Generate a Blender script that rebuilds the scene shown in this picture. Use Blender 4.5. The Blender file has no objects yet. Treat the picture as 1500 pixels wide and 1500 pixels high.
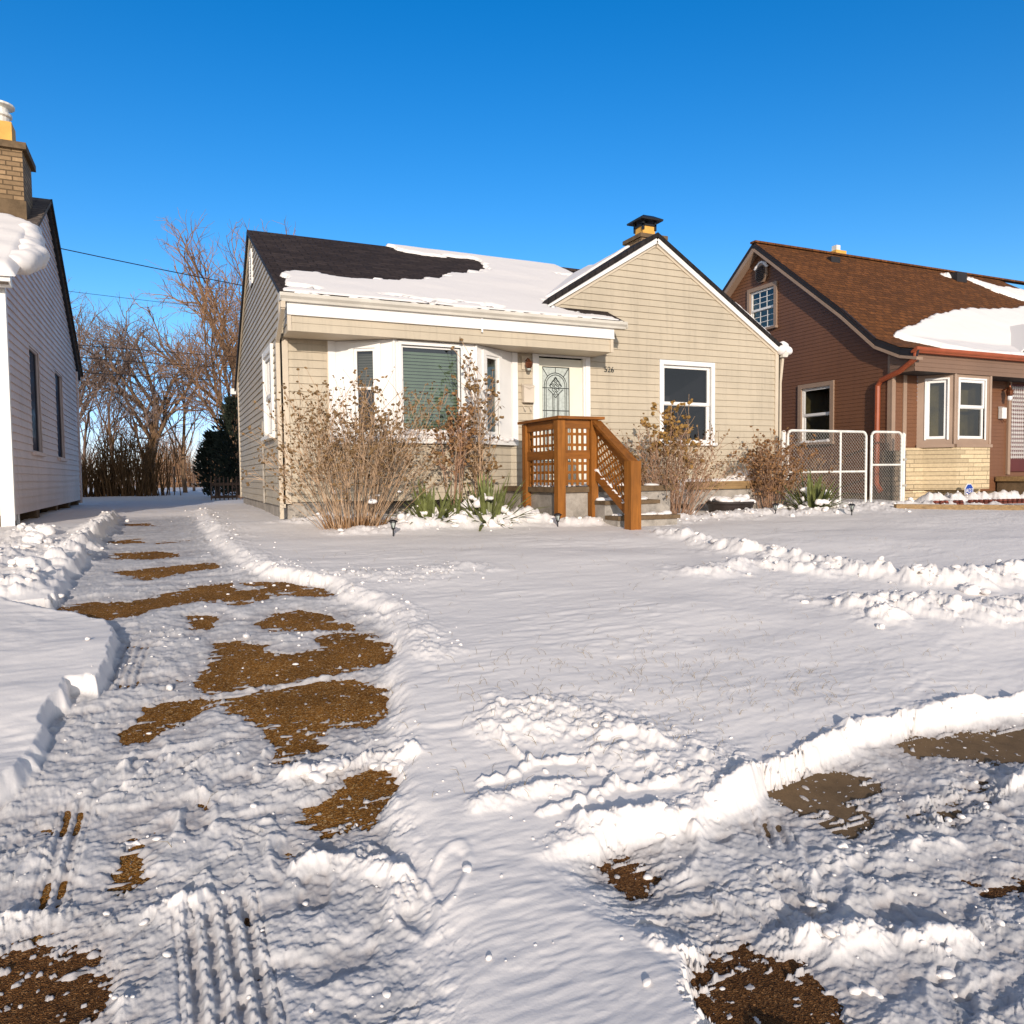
import bpy, bmesh, math, random
import numpy as np
from mathutils import Vector, Matrix

random.seed(7)
SC = bpy.context.scene
COL = SC.collection
R = math.radians

# ------------------------------------------------------------------ materials
def lin(c):
    return tuple(((v/255.0)/12.92 if v/255.0 <= .04045 else ((v/255.0+.055)/1.055)**2.4) for v in c)

class NT:
    def __init__(s, name):
        s.m = bpy.data.materials.new(name); s.m.use_nodes = True
        s.t = s.m.node_tree; s.n = s.t.nodes; s.l = s.t.links
        s.b = s.n['Principled BSDF']
        s.out = s.n['Material Output']
    def add(s, typ, **kw):
        n = s.n.new(typ)
        for k, v in kw.items(): setattr(n, k, v)
        return n
    def link(s, a, b): s.l.new(a, b)
    def coords(s, scale=(1, 1, 1)):
        tc = s.add('ShaderNodeTexCoord'); mp = s.add('ShaderNodeMapping')
        mp.inputs['Scale'].default_value = scale
        s.link(tc.outputs['Object'], mp.inputs['Vector'])
        return mp.outputs['Vector']
    def noise(s, vec, scale, detail=4, rough=.55):
        n = s.add('ShaderNodeTexNoise'); n.inputs['Scale'].default_value = scale
        n.inputs['Detail'].default_value = detail; n.inputs['Roughness'].default_value = rough
        s.link(vec, n.inputs['Vector']); return n.outputs['Fac']
    def ramp(s, fac, stops):
        r = s.add('ShaderNodeValToRGB'); e = r.color_ramp.elements
        while len(e) < len(stops): e.new(.5)
        for i, (p, c) in enumerate(stops):
            e[i].position = p; e[i].color = (*c[:3], 1)
        s.link(fac, r.inputs['Fac']); return r.outputs['Color']
    def mix(s, fac, a, b, mode='MIX'):
        n = s.add('ShaderNodeMix'); n.data_type = 'RGBA'; n.blend_type = mode
        for sock, v in ((n.inputs[0], fac), (n.inputs[6], a), (n.inputs[7], b)):
            if hasattr(v, 'is_linked') or hasattr(v, 'links'): s.link(v, sock)
            elif isinstance(v, (int, float)): sock.default_value = v
            else: sock.default_value = (*v[:3], 1)
        return n.outputs[2]
    def bump(s, h, strength, dist=.01):
        b = s.add('ShaderNodeBump'); b.inputs['Strength'].default_value = strength
        b.inputs['Distance'].default_value = dist
        s.link(h, b.inputs['Height']); s.link(b.outputs['Normal'], s.b.inputs['Normal'])
    def base(s, c):
        if hasattr(c, 'links'): s.link(c, s.b.inputs['Base Color'])
        else: s.b.inputs['Base Color'].default_value = (*c[:3], 1)
    def set(s, rough=.6, metal=0, spec=.5):
        s.b.inputs['Roughness'].default_value = rough; s.b.inputs['Metallic'].default_value = metal
        s.b.inputs['Specular IOR Level'].default_value = spec

def m_plain(name, c, rough=.6, var=.18, scale=3.0, stretch=(1, 1, 1), bump=0.0, bscale=60, metal=0, spec=.4):
    k = NT(name); v = k.coords(stretch)
    f = k.noise(v, scale, 5)
    lo = tuple(x*(1-var) for x in c); hi = tuple(min(1, x*(1+var)) for x in c)
    k.base(k.ramp(f, [(.3, lo), (.7, hi)])); k.set(rough, metal, spec)
    if bump: k.bump(k.noise(v, bscale, 3), bump, .004)
    return k.m

def m_siding(name, c, dirt=(.09, .075, .06), dirt_amt=.30):
    """vinyl siding: slow tint drift, faint vertical streaks, grime"""
    k = NT(name); v = k.coords(); vs = k.coords((5, 5, .35))
    a = k.noise(v, 1.3, 4); b = k.noise(vs, 2.2, 5, .65)
    col = k.ramp(a, [(.3, tuple(x*.9 for x in c)), (.7, tuple(min(1, x*1.08) for x in c))])
    msk = k.ramp(b, [(.5, (0, 0, 0)), (.85, (dirt_amt,)*3)])
    k.base(k.mix(msk, col, dirt)); k.set(.48, 0, .35)
    k.bump(k.noise(k.coords((3, 3, 40)), 5, 3), .12, .003)
    return k.m

def m_wood(name, c, axis='z'):
    k = NT(name)
    st = {'z': (14, 14, 1.0), 'x': (1.0, 14, 14), 'y': (14, 1.0, 14)}[axis]
    v = k.coords(st); f = k.noise(v, 2.0, 6, .7); g = k.noise(k.coords(), 5, 3)
    col = k.ramp(f, [(.25, tuple(x*.45 for x in c)), (.5, c), (.75, tuple(min(1, x*1.45) for x in c))])
    k.base(k.mix(k.ramp(g, [(.35, (0, 0, 0)), (.75, (.35,)*3)]), col, tuple(x*.5 for x in c)))
    k.set(.62, 0, .3); k.bump(f, .35, .004)
    return k.m

def m_shingle(name, c1, c2, c3, along='x', course=.14, width=.30, slope=1.12):
    k = NT(name); tc = k.add('ShaderNodeTexCoord'); sp = k.add('ShaderNodeSeparateXYZ')
    k.link(tc.outputs['Object'], sp.inputs[0]); cb = k.add('ShaderNodeCombineXYZ')
    mu = k.add('ShaderNodeMath', operation='MULTIPLY'); mu.inputs[1].default_value = slope
    a, b = ('X', 'Y') if along == 'x' else ('Y', 'X')
    k.link(sp.outputs[b], mu.inputs[0]); k.link(sp.outputs[a], cb.inputs[0]); k.link(mu.outputs[0], cb.inputs[1])
    br = k.add('ShaderNodeTexBrick')
    br.inputs['Scale'].default_value = 1; br.inputs['Brick Width'].default_value = width; br.inputs['Row Height'].default_value = course
    br.inputs['Mortar Size'].default_value = .008; br.inputs['Bias'].default_value = 0
    br.inputs['Color1'].default_value = (*c1, 1); br.inputs['Color2'].default_value = (*c2, 1); br.inputs['Mortar'].default_value = (*(x*.35 for x in c1), 1)
    br.offset = .37
    k.link(cb.outputs[0], br.inputs['Vector'])
    n1 = k.noise(cb.outputs[0], 9, 5, .7); n2 = k.noise(cb.outputs[0], 180, 2)
    col = k.mix(k.ramp(n1, [(.4, (0, 0, 0)), (.66, (.75,)*3)]), br.outputs['Color'], c3)
    col = k.mix(.45, col, k.ramp(n2, [(.3, (.15,)*3), (.7, (1, 1, 1))]), 'MULTIPLY')
    k.base(col); k.set(.9, 0, .2)
    h = k.add('ShaderNodeMath', operation='MULTIPLY_ADD')
    k.link(n2, h.inputs[0]); h.inputs[1].default_value = .5; k.link(br.outputs['Fac'], h.inputs[2])
    inv = k.add('ShaderNodeMath', operation='SUBTRACT'); inv.inputs[0].default_value = 1; k.link(h.outputs[0], inv.inputs[1])
    k.bump(inv.outputs[0], .7, .012)
    return k.m

def m_stone(name, c, w=.42, h=.085, mortar=.006, axes=('X', 'Z'), var=.35):
    k = NT(name); tc = k.add('ShaderNodeTexCoord'); sp = k.add('ShaderNodeSeparateXYZ')
    k.link(tc.outputs['Object'], sp.inputs[0]); cb = k.add('ShaderNodeCombineXYZ')
    if axes[0] == 'XY':
        ad = k.add('ShaderNodeMath', operation='ADD'); k.link(sp.outputs['X'], ad.inputs[0]); k.link(sp.outputs['Y'], ad.inputs[1]); src = ad.outputs[0]
    else: src = sp.outputs[axes[0]]
    k.link(src, cb.inputs[0]); k.link(sp.outputs[axes[1]], cb.inputs[1])
    br = k.add('ShaderNodeTexBrick'); br.inputs['Scale'].default_value = 1
    br.inputs['Brick Width'].default_value = w; br.inputs['Row Height'].default_value = h; br.inputs['Mortar Size'].default_value = mortar
    br.inputs['Color1'].default_value = (*(x*(1-var) for x in c), 1); br.inputs['Color2'].default_value = (*(min(1, x*(1+var)) for x in c), 1)
    br.inputs['Mortar'].default_value = (*(x*.38 for x in c), 1); br.offset = .41; br.squash = 1.6; br.squash_frequency = 3
    k.link(cb.outputs[0], br.inputs['Vector'])
    n = k.noise(tc.outputs['Object'], 22, 5, .65)
    k.base(k.mix(.5, br.outputs['Color'], k.ramp(n, [(.25, (.45, .42, .4)), (.75, (1, 1, 1))]), 'MULTIPLY')); k.set(.85, 0, .25)
    inv = k.add('ShaderNodeMath', operation='SUBTRACT'); k.link(n, inv.inputs[0]); k.link(br.outputs['Fac'], inv.inputs[1])
    k.bump(inv.outputs[0], .6, .012)
    return k.m

def m_glass(name, tint=(.55, .58, .6), refl=1.0, floor=.05):
    k = NT(name); k.n.remove(k.b)
    tr = k.add('ShaderNodeBsdfTransparent'); tr.inputs[0].default_value = (*tint, 1)
    gl = k.add('ShaderNodeBsdfGlossy'); gl.inputs['Roughness'].default_value = .03
    gl.inputs[0].default_value = (refl, refl, refl, 1)
    lw = k.add('ShaderNodeLayerWeight'); fr = k.add('ShaderNodeMath', operation='POWER'); k.link(lw.outputs['Facing'], fr.inputs[0]); fr.inputs[1].default_value = 4.0
    lw.inputs['Blend'].default_value = .5
    v = k.coords(); bp = k.add('ShaderNodeBump'); bp.inputs['Strength'].default_value = .05; bp.inputs['Distance'].default_value = .02
    k.link(k.noise(v, 2.5, 2), bp.inputs['Height']); k.link(bp.outputs['Normal'], gl.inputs['Normal'])
    mx = k.add('ShaderNodeMixShader'); ad = k.add('ShaderNodeMath', operation='ADD'); ad.inputs[1].default_value = floor
    k.link(fr.outputs[0], ad.inputs[0]); k.link(ad.outputs[0], mx.inputs[0])
    k.link(tr.outputs[0], mx.inputs[1]); k.link(gl.outputs[0], mx.inputs[2]); k.link(mx.outputs[0], k.out.inputs['Surface'])
    return k.m

def m_snow(name, attr=True):
    k = NT(name); v = k.coords()
    f1 = k.noise(v, 140, 3, .6); f2 = k.noise(v, 26, 4, .6)
    white = (.83, .785, .75)
    if attr:
        a = k.add('ShaderNodeAttribute', attribute_name='thin'); p = k.add('ShaderNodeAttribute', attribute_name='packed')
        n3 = k.noise(v, 9, 5, .7)
        pk = k.mix(p.outputs['Fac'], white, k.ramp(n3, [(.3, (.40, .395, .40)), (.7, (.66, .635, .625))]))
        th = k.add('ShaderNodeMath', operation='MULTIPLY'); k.link(a.outputs['Fac'], th.inputs[0])
        k.link(k.ramp(k.noise(v, 30, 5, .7), [(.3, (.15,)*3), (.7, (1, 1, 1))]), th.inputs[1])
        k.base(k.mix(th.outputs[0], pk, (.37, .335, .325)))
    else: k.base(white)
    k.set(.62, 0, .25)
    ad = k.add('ShaderNodeMath', operation='MULTIPLY_ADD'); k.link(f1, ad.inputs[0]); ad.inputs[1].default_value = .35; k.link(f2, ad.inputs[2])
    k.bump(ad.outputs[0], .35, .005)
    return k.m

def m_aggregate(name, dark, mid, light, scale=170):
    k = NT(name); v = k.coords()
    vo = k.add('ShaderNodeTexVoronoi'); vo.inputs['Scale'].default_value = scale
    dv = k.add('ShaderNodeVectorMath', operation='MULTIPLY_ADD'); nn = k.add('ShaderNodeTexNoise'); nn.inputs['Scale'].default_value = 60; k.link(v, nn.inputs['Vector'])
    k.link(nn.outputs['Color'], dv.inputs[0]); dv.inputs[1].default_value = (.02, .02, .02); k.link(v, dv.inputs[2]); k.link(dv.outputs[0], vo.inputs['Vector'])
    sp = k.add('ShaderNodeSeparateColor'); k.link(vo.outputs['Color'], sp.inputs[0])
    col = k.ramp(sp.outputs[0], [(.0, dark), (.45, mid), (.8, tuple(x*1.3 for x in mid)), (.97, light)])
    n = k.noise(v, 3.5, 5, .65)
    col = k.mix(.6, col, k.ramp(n, [(.3, (.36, .34, .33)), (.7, (1.2, 1.15, 1.1))]), 'MULTIPLY')
    k.base(col); k.set(.85, 0, .12)
    mh = k.add('ShaderNodeMath', operation='MULTIPLY_ADD'); k.link(k.noise(v, 45, 4, .7), mh.inputs[0]); mh.inputs[1].default_value = 1.2; k.link(vo.outputs['Distance'], mh.inputs[2])
    k.bump(mh.outputs[0], .8, .010)
    return k.m

def m_concrete(name, c, scale=6):
    k = NT(name); v = k.coords()
    a = k.noise(v, scale, 7, .68); b = k.noise(v, 120, 2)
    col = k.ramp(a, [(.25, tuple(x*.5 for x in c)), (.55, c), (.8, tuple(min(1, x*1.35) for x in c))])
    k.base(k.mix(.35, col, k.ramp(b, [(.3, (.5,)*3), (.7, (1.1,)*3)]), 'MULTIPLY')); k.set(.88, 0, .25); k.bump(b, .4, .004)
    return k.m

M = {}
M['beige'] = m_siding('beige_vinyl', (.49, .420, .312))
M['beige_trim'] = m_plain('beige_trim_paint', (.56, .475, .36), .5, .08, 2)
M['white'] = m_plain('white_vinyl', (.78, .76, .72), .45, .05, 2.5)
M['white_dirty'] = m_plain('white_aluminium', (.60, .565, .49), .45, .14, 2.5, (1, 1, 1))
M['mauve'] = m_siding('grey_mauve_aluminium', (.64, .53, .50), (.22, .18, .17), .4)
M['brown'] = m_siding('brown_cedar_siding', (.172, .076, .037), (.06, .03, .02), .35)
M['brown_trim'] = m_plain('taupe_trim_paint', (.32, .22, .155), .55, .1, 2)
M['rust'] = m_plain('rust_red_gutter', (.32, .075, .028), .45, .15, 4)
M['black_metal'] = m_plain('black_metal', (.012, .012, .014), .45, .2, 8)
M['trim_and_shade_dark'] = m_plain('dark_trim_and_shade', (.018, .016, .018), .7, .2, 4)  # dark trim; also paints the shade of the brown rake and crawl space
M['shingle_dark'] = m_shingle('charcoal_shingle', (.040, .028, .024), (.078, .056, .048), (.024, .016, .014))
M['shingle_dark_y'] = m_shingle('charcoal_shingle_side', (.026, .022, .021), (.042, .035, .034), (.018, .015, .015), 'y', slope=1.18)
M['shingle_brown'] = m_shingle('brown_shingle', (.140, .055, .017), (.26, .098, .029), (.070, .029, .012), course=.13, width=.24, slope=1.29)
M['shingle_tan'] = m_shingle('weathered_tan_shingle', (.16, .125, .10), (.26, .21, .17), (.10, .08, .07), slope=1.15)
M['wood'] = m_wood('stained_cedar', (.27, .098, .014), 'z')
M['wood_x'] = m_wood('stained_cedar_rail', (.24, .085, .013), 'x')
M['wood_y'] = m_wood('stained_cedar_cap', (.24, .085, .013), 'y')
M['timber'] = m_wood('weathered_timber', (.30, .19, .085), 'x')
M['concrete'] = m_concrete('grey_concrete', (.40, .36, .31))
M['concrete_dark'] = m_concrete('stained_concrete', (.17, .115, .065))
M['concrete_walk'] = m_concrete('wet_walk_concrete', (.17, .108, .055), 4)
M['aggregate'] = m_aggregate('exposed_aggregate', (.10, .042, .009), (.27, .120, .022), (.50, .33, .15))
M['soil'] = m_aggregate('brown_verge_soil', (.045, .019, .007), (.15, .066, .02), (.32, .17, .07), 210)
M['glass'] = m_glass('window_glass')
M['glass_blue'] = m_glass('window_glass_sky', (.50, .56, .52), 1.0, .08)
M['glass_dull'] = m_glass('dull_shaded_glass', (.75, .8, .85), .12, .03)
M['interior'] = m_plain('dim_room', (.035, .030, .030), .9, .5, 2)
M['interior_y'] = m_plain('dim_room_yellow', (.16, .115, .03), .9, .6, 2.4)
M['blind'] = m_plain('grey_green_blind', (.38, .43, .32), .6, .15, 3)
M['blind_tan'] = m_plain('tan_blind', (.21, .20, .15), .7, .15, 3)
M['pane_sky_blue'] = m_plain('painted_sky_reflection', (.11, .20, .34), .8, .25, 2)  # painted blue stands in for sky reflected in the grey house windows
M['curtain'] = m_plain('grey_lace_curtain', (.24, .25, .24), .9, .35, 14)
M['door_glass'] = m_plain('frosted_door_glass', (.46, .50, .46), .25, .18, 30, bump=.3, bscale=90)
M['cream'] = m_plain('cream_door_paint', (.74, .71, .58), .45, .06, 2)
M['lead'] = m_plain('dark_leading', (.025, .03, .03), .5, .1, 5)
M['copper'] = m_plain('aged_copper', (.16, .055, .025), .4, .4, 12, metal=.6)
M['mailbox'] = m_plain('beige_mailbox_paint', (.60, .52, .42), .5, .08, 3)
M['stone'] = m_stone('yellow_ashlar', (.64, .51, .32), axes=('XY', 'Z'), var=.22)
M['brick'] = m_stone('tan_chimney_brick', (.33, .22, .12), .19, .072, .009, axes=('XY', 'Z'), var=.3)
M['flue'] = m_plain('clay_flue_tile', (.70, .38, .08), .7, .12, 6)
M['red_brick'] = m_stone('red_edging_brick', (.22, .06, .04), .2, .09, .01, axes=('XY', 'Z'))
M['galv'] = m_plain('white_gate_paint', (.74, .72, .66), .5, .15, 9, metal=0)
M['wire'] = m_plain('galvanised_wire', (.46, .43, .37), .45, .2, 15, metal=.3)
M['tub'] = m_plain('black_plastic_tub', (.035, .026, .022), .5, .25, 8)
M['bark'] = m_plain('grey_brown_bark', (.14, .088, .06), .9, .45, 6, (3, 3, .6), .5, 40)
M['bark_warm'] = m_plain('russet_bark', (.20, .12, .065), .9, .5, 5, (3, 3, .6), .5, 40)
M['twig'] = m_plain('russet_twigs', (.25, .14, .075), .9, .5, 4)
M['twig_grey'] = m_plain('grey_purple_twigs', (.18, .125, .10), .9, .45, 4)
M['stem'] = m_plain('tan_dry_stems', (.40, .265, .16), .85, .5, 9)
M['stem_red'] = m_plain('reddish_stems', (.34, .20, .125), .85, .5, 9)
M['seed'] = m_plain('dry_brown_seed_heads', (.20, .12, .05), .9, .6, 25)
M['leaf_dry'] = m_plain('dry_rust_leaves', (.24, .125, .05), .85, .6, 25)
M['leaf_gold'] = m_plain('dry_golden_leaves', (.30, .17, .045), .85, .5, 25)
M['blade'] = m_plain('strap_leaf_green', (.13, .145, .042), .55, .5, 12)
M['conifer'] = m_plain('dark_conifer_green', (.018, .026, .014), .8, .5, 10)
M['thicket'] = m_plain('brown_thicket_stems', (.12, .062, .022), .95, .6, 3)
M['grass'] = m_plain('straw_grass', (.26, .19, .085), .9, .4, 30)
M['sign_blue'] = m_plain('blue_sign', (.01, .05, .30), .4, .05, 3)
M['sign_white'] = m_plain('white_sign_letters', (.75, .75, .75), .5, .03, 3)
M['far_brick'] = m_stone('far_house_brick', (.24, .085, .05), .3, .09, .01, axes=('XY', 'Z'))
M['snow'] = m_snow('snow_surface'); M['snow_plain'] = m_snow('snow_lump', False)

# ------------------------------------------------------------------ mesh builder
class MB:
    def __init__(s): s.v = []; s.f = []
    def add(s, vs, fs):
        o = len(s.v); s.v += [tuple(p) for p in vs]; s.f += [tuple(i+o for i in f) for f in fs]
    def quad(s, a, b, c, d): s.add([a, b, c, d], [(0, 1, 2, 3)])
    def tri(s, a, b, c): s.add([a, b, c], [(0, 1, 2)])
    def box(s, x0, x1, y0, y1, z0, z1):
        s.add([(x0, y0, z0), (x1, y0, z0), (x1, y1, z0), (x0, y1, z0), (x0, y0, z1), (x1, y0, z1), (x1, y1, z1), (x0, y1, z1)],
              [(0, 3, 2, 1), (4, 5, 6, 7), (0, 1, 5, 4), (1, 2, 6, 5), (2, 3, 7, 6), (3, 0, 4, 7)])
    def obox(s, O, U, V, W):
        O, U, V, W = map(Vector, (O, U, V, W))
        p = [O, O+U, O+U+V, O+V, O+W, O+U+W, O+U+V+W, O+V+W]
        s.add(p, [(0, 3, 2, 1), (4, 5, 6, 7), (0, 1, 5, 4), (1, 2, 6, 5), (2, 3, 7, 6), (3, 0, 4, 7)])
    def beam(s, a, b, w, h, up=(0, 0, 1)):
        """rectangular bar from a to b, w wide (sideways), h high (up), centred"""
        a, b = Vector(a), Vector(b); d = (b-a); n = d.normalized()
        side = n.cross(Vector(up)).normalized(); u = side.cross(n).normalized()
        s.obox(a-side*w/2-u*h/2, d, side*w, u*h)
    def prism(s, poly, vec):
        """extrude a closed 3-D polygon along vec"""
        n = len(poly); vec = Vector(vec); P = [Vector(p) for p in poly]
        s.add(P+[p+vec for p in P], [tuple(range(n))[::-1], tuple(range(n, 2*n))]+[(i, (i+1) % n, n+(i+1) % n, n+i) for i in range(n)])
    def tube(s, pts, r0, r1=None, n=5, cap=True):
        r1 = r0 if r1 is None else r1
        P = [Vector(p) for p in pts]; m = len(P); rings = []
        ref = Vector((.31, .17, .93))
        for i in range(m):
            d = (P[min(i+1, m-1)]-P[max(i-1, 0)])
            d = d.normalized() if d.length > 1e-9 else Vector((0, 0, 1))
            rr = ref if abs(d.dot(ref)) < .95 else Vector((1, 0, 0))
            a = d.cross(rr).normalized(); b = d.cross(a); r = r0+(r1-r0)*i/max(1, m-1)
            rings.append([P[i]+a*(r*math.cos(2*math.pi*k/n))+b*(r*math.sin(2*math.pi*k/n)) for k in range(n)])
        o = len(s.v)
        for rg in rings: s.v += [tuple(p) for p in rg]
        for i in range(m-1):
            for k in range(n):
                s.f.append((o+i*n+k, o+i*n+(k+1) % n, o+(i+1)*n+(k+1) % n, o+(i+1)*n+k))
        if cap: s.f.append(tuple(o+k for k in range(n))[::-1]); s.f.append(tuple(o+(m-1)*n+k for k in range(n)))
    def lathe(s, c, prof, n=20, sx=1, sy=1):
        c = Vector(c); o = len(s.v)
        for r, z in prof:
            for k in range(n):
                a = 2*math.pi*k/n; s.v.append((c.x+r*sx*math.cos(a), c.y+r*sy*math.sin(a), c.z+z))
        for i in range(len(prof)-1):
            for k in range(n): s.f.append((o+i*n+k, o+i*n+(k+1) % n, o+(i+1)*n+(k+1) % n, o+(i+1)*n+k))
        s.f.append(tuple(o+k for k in range(n))[::-1]); s.f.append(tuple(o+(len(prof)-1)*n+k for k in range(n)))
    def islands(s, name, mat, parent):
        """every loose piece as a part of its own"""
        p = list(range(len(s.v)))
        def root(i):
            while p[i] != i: p[i] = p[p[i]]; i = p[i]
            return i
        for f in s.f:
            for k in f[1:]: p[root(k)] = root(f[0])
        grp = {}
        for f in s.f: grp.setdefault(root(f[0]), []).append(f)
        out = []
        for fs in grp.values():
            m = MB(); idx = sorted({i for f in fs for i in f}); mp = {i: j for j, i in enumerate(idx)}
            m.v = [s.v[i] for i in idx]; m.f = [tuple(mp[i] for i in f) for f in fs]; out.append(m.build(name, mat, parent))
        return out
    def snow(s, name, parent, voxel=.014, it=3):
        """lumps fused into one soft snow body"""
        o = s.build(name, 'snow_plain', parent, True); r = o.modifiers.new('fuse', 'REMESH'); r.mode = 'VOXEL'; r.voxel_size = voxel; r.use_smooth_shade = True
        m = o.modifiers.new('soft', 'SMOOTH'); m.iterations = it; m.factor = .5; return o
    def blob(s, c, r, rng, sq=(1, 1, 1), jag=.22):
        """small lumpy ball (icosphere with a few random dents)"""
        t = ICO; o = len(s.v)
        d = [Vector((rng.uniform(-1, 1), rng.uniform(-1, 1), rng.uniform(-1, 1))).normalized() for _ in range(6)]
        am = [rng.uniform(-jag, jag) for _ in range(6)]
        for p in t[0]:
            k = 1+sum(a*max(0, p.dot(q))*1.6 for a, q in zip(am, d))
            s.v.append((c[0]+p.x*r*sq[0]*k, c[1]+p.y*r*sq[1]*k, c[2]+p.z*r*sq[2]*k))
        s.f += [tuple(i+o for i in f) for f in t[1]]
    def build(s, name, mat, parent=None, smooth=False):
        off = Vector((0, 0, 0)); p = parent
        while p is not None: off += p.location; p = p.parent
        me = bpy.data.meshes.new(name)
        V = np.array(s.v, dtype=np.float32).reshape(-1, 3)-np.array(off, dtype=np.float32)
        me.from_pydata(V.tolist(), [], s.f); me.update()
        me.materials.append(M[mat] if isinstance(mat, str) else mat)
        if smooth: me.polygons.foreach_set('use_smooth', [True]*len(me.polygons))
        o = bpy.data.objects.new(name, me); COL.objects.link(o); o.parent = parent
        return o

def _ico(sub):
    bm = bmesh.new(); bmesh.ops.create_icosphere(bm, subdivisions=sub, radius=1)
    r = ([v.co.copy() for v in bm.verts], [tuple(v.index for v in f.verts) for f in bm.faces]); bm.free(); return r
ICO = _ico(2)

def thing(name, label, cat, loc=(0, 0, 0), group=None):
    o = bpy.data.objects.new(name, None); COL.objects.link(o); o.location = loc
    o['label'] = label; o['category'] = cat
    if group: o['group'] = group
    o.empty_display_size = .2
    return o
def tag(o, label=None, cat=None, group=None, kind=None):
    for k, v in (('label', label), ('category', cat), ('group', group), ('kind', kind)):
        if v: o[k] = v
    return o

# ------------------------------------------------------------------ siding, panels, windows
def cuts(poly, z):
    xs = []
    n = len(poly)
    for i in range(n):
        (x0, z0), (x1, z1) = poly[i], poly[(i+1) % n]
        if (z0 <= z < z1) or (z1 <= z < z0): xs.append(x0+(x1-x0)*(z-z0)/(z1-z0))
    return sorted(xs)
def siding(mb, O, U, N, poly, holes=(), course=.106, lip=.018):
    """lapped boards filling a polygon of (u, z) with rectangular holes (u0, u1, z0, z1)"""
    O, U, N = Vector(O), Vector(U), Vector(N); Z = Vector((0, 0, 1))
    zmin = min(p[1] for p in poly); zmax = max(p[1] for p in poly)
    br = {round(zmin+i*course, 5) for i in range(int((zmax-zmin)/course)+2)}
    br |= {round(p[1], 5) for p in poly} | {round(h[2], 5) for h in holes} | {round(h[3], 5) for h in holes}
    br = sorted(b for b in br if zmin-1e-6 <= b <= zmax+1e-6)
    for za, zb in zip(br, br[1:]):
        if zb-za < 2e-4: continue
        e = min(1e-4, (zb-za)/4)
        A, B = cuts(poly, za+e), cuts(poly, zb-e)
        if len(A) != len(B): continue
        segs = [(A[i], A[i+1], B[i], B[i+1]) for i in range(0, len(A)-1, 2)]
        for h in holes:
            if h[2]-1e-4 <= za and zb <= h[3]+1e-4:
                ns = []
                for l0, r0, l1, r1 in segs:
                    if h[0] > max(l0, l1): ns.append((l0, min(r0, h[0]), l1, min(r1, h[0])))
                    if h[1] < min(r0, r1): ns.append((max(l0, h[1]), r0, max(l1, h[1]), r1))
                    if h[1] <= min(l0, l1) or h[0] >= max(r0, r1): pass
                segs = [q for q in ns if q[1]-q[0] > 1e-4 or q[3]-q[2] > 1e-4]
        ci = math.floor((za-zmin)/course+1e-4); zc = zmin+ci*course
        wa = lip*(1-(za-zc)/course); wb = lip*(1-(zb-zc)/course)
        for l0, r0, l1, r1 in segs:
            P = lambda u, z, w: O+U*u+Z*z+N*w
            mb.quad(P(l0, za, wa), P(r0, za, wa), P(r1, zb, wb), P(l1, zb, wb))
            if abs(za-zc) < 1e-4: mb.quad(P(l0, za, -.003), P(r0, za, -.003), P(r0, za, wa), P(l0, za, wa))
def panel(mb, O, U, N, u0, u1, z0, z1, holes=(), th=.03):
    """flat board with rectangular holes, th thick behind its face"""
    O, U, N = Vector(O), Vector(U), Vector(N); Z = Vector((0, 0, 1))
    us = sorted({u0, u1} | {h[0] for h in holes} | {h[1] for h in holes}); zs = sorted({z0, z1} | {h[2] for h in holes} | {h[3] for h in holes})
    for a, b in zip(us, us[1:]):
        for c, d in zip(zs, zs[1:]):
            um, zm = (a+b)/2, (c+d)/2
            if any(h[0] < um < h[1] and h[2] < zm < h[3] for h in holes): continue
            mb.quad(O+U*a+Z*c, O+U*b+Z*c, O+U*b+Z*d, O+U*a+Z*d)
    for h in holes:
        a, b, c, d = h; q = [O+U*a+Z*c, O+U*b+Z*c, O+U*b+Z*d, O+U*a+Z*d]
        for i in range(4): mb.quad(q[i], q[(i+1) % 4], q[(i+1) % 4]-N*th, q[i]-N*th)

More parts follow.
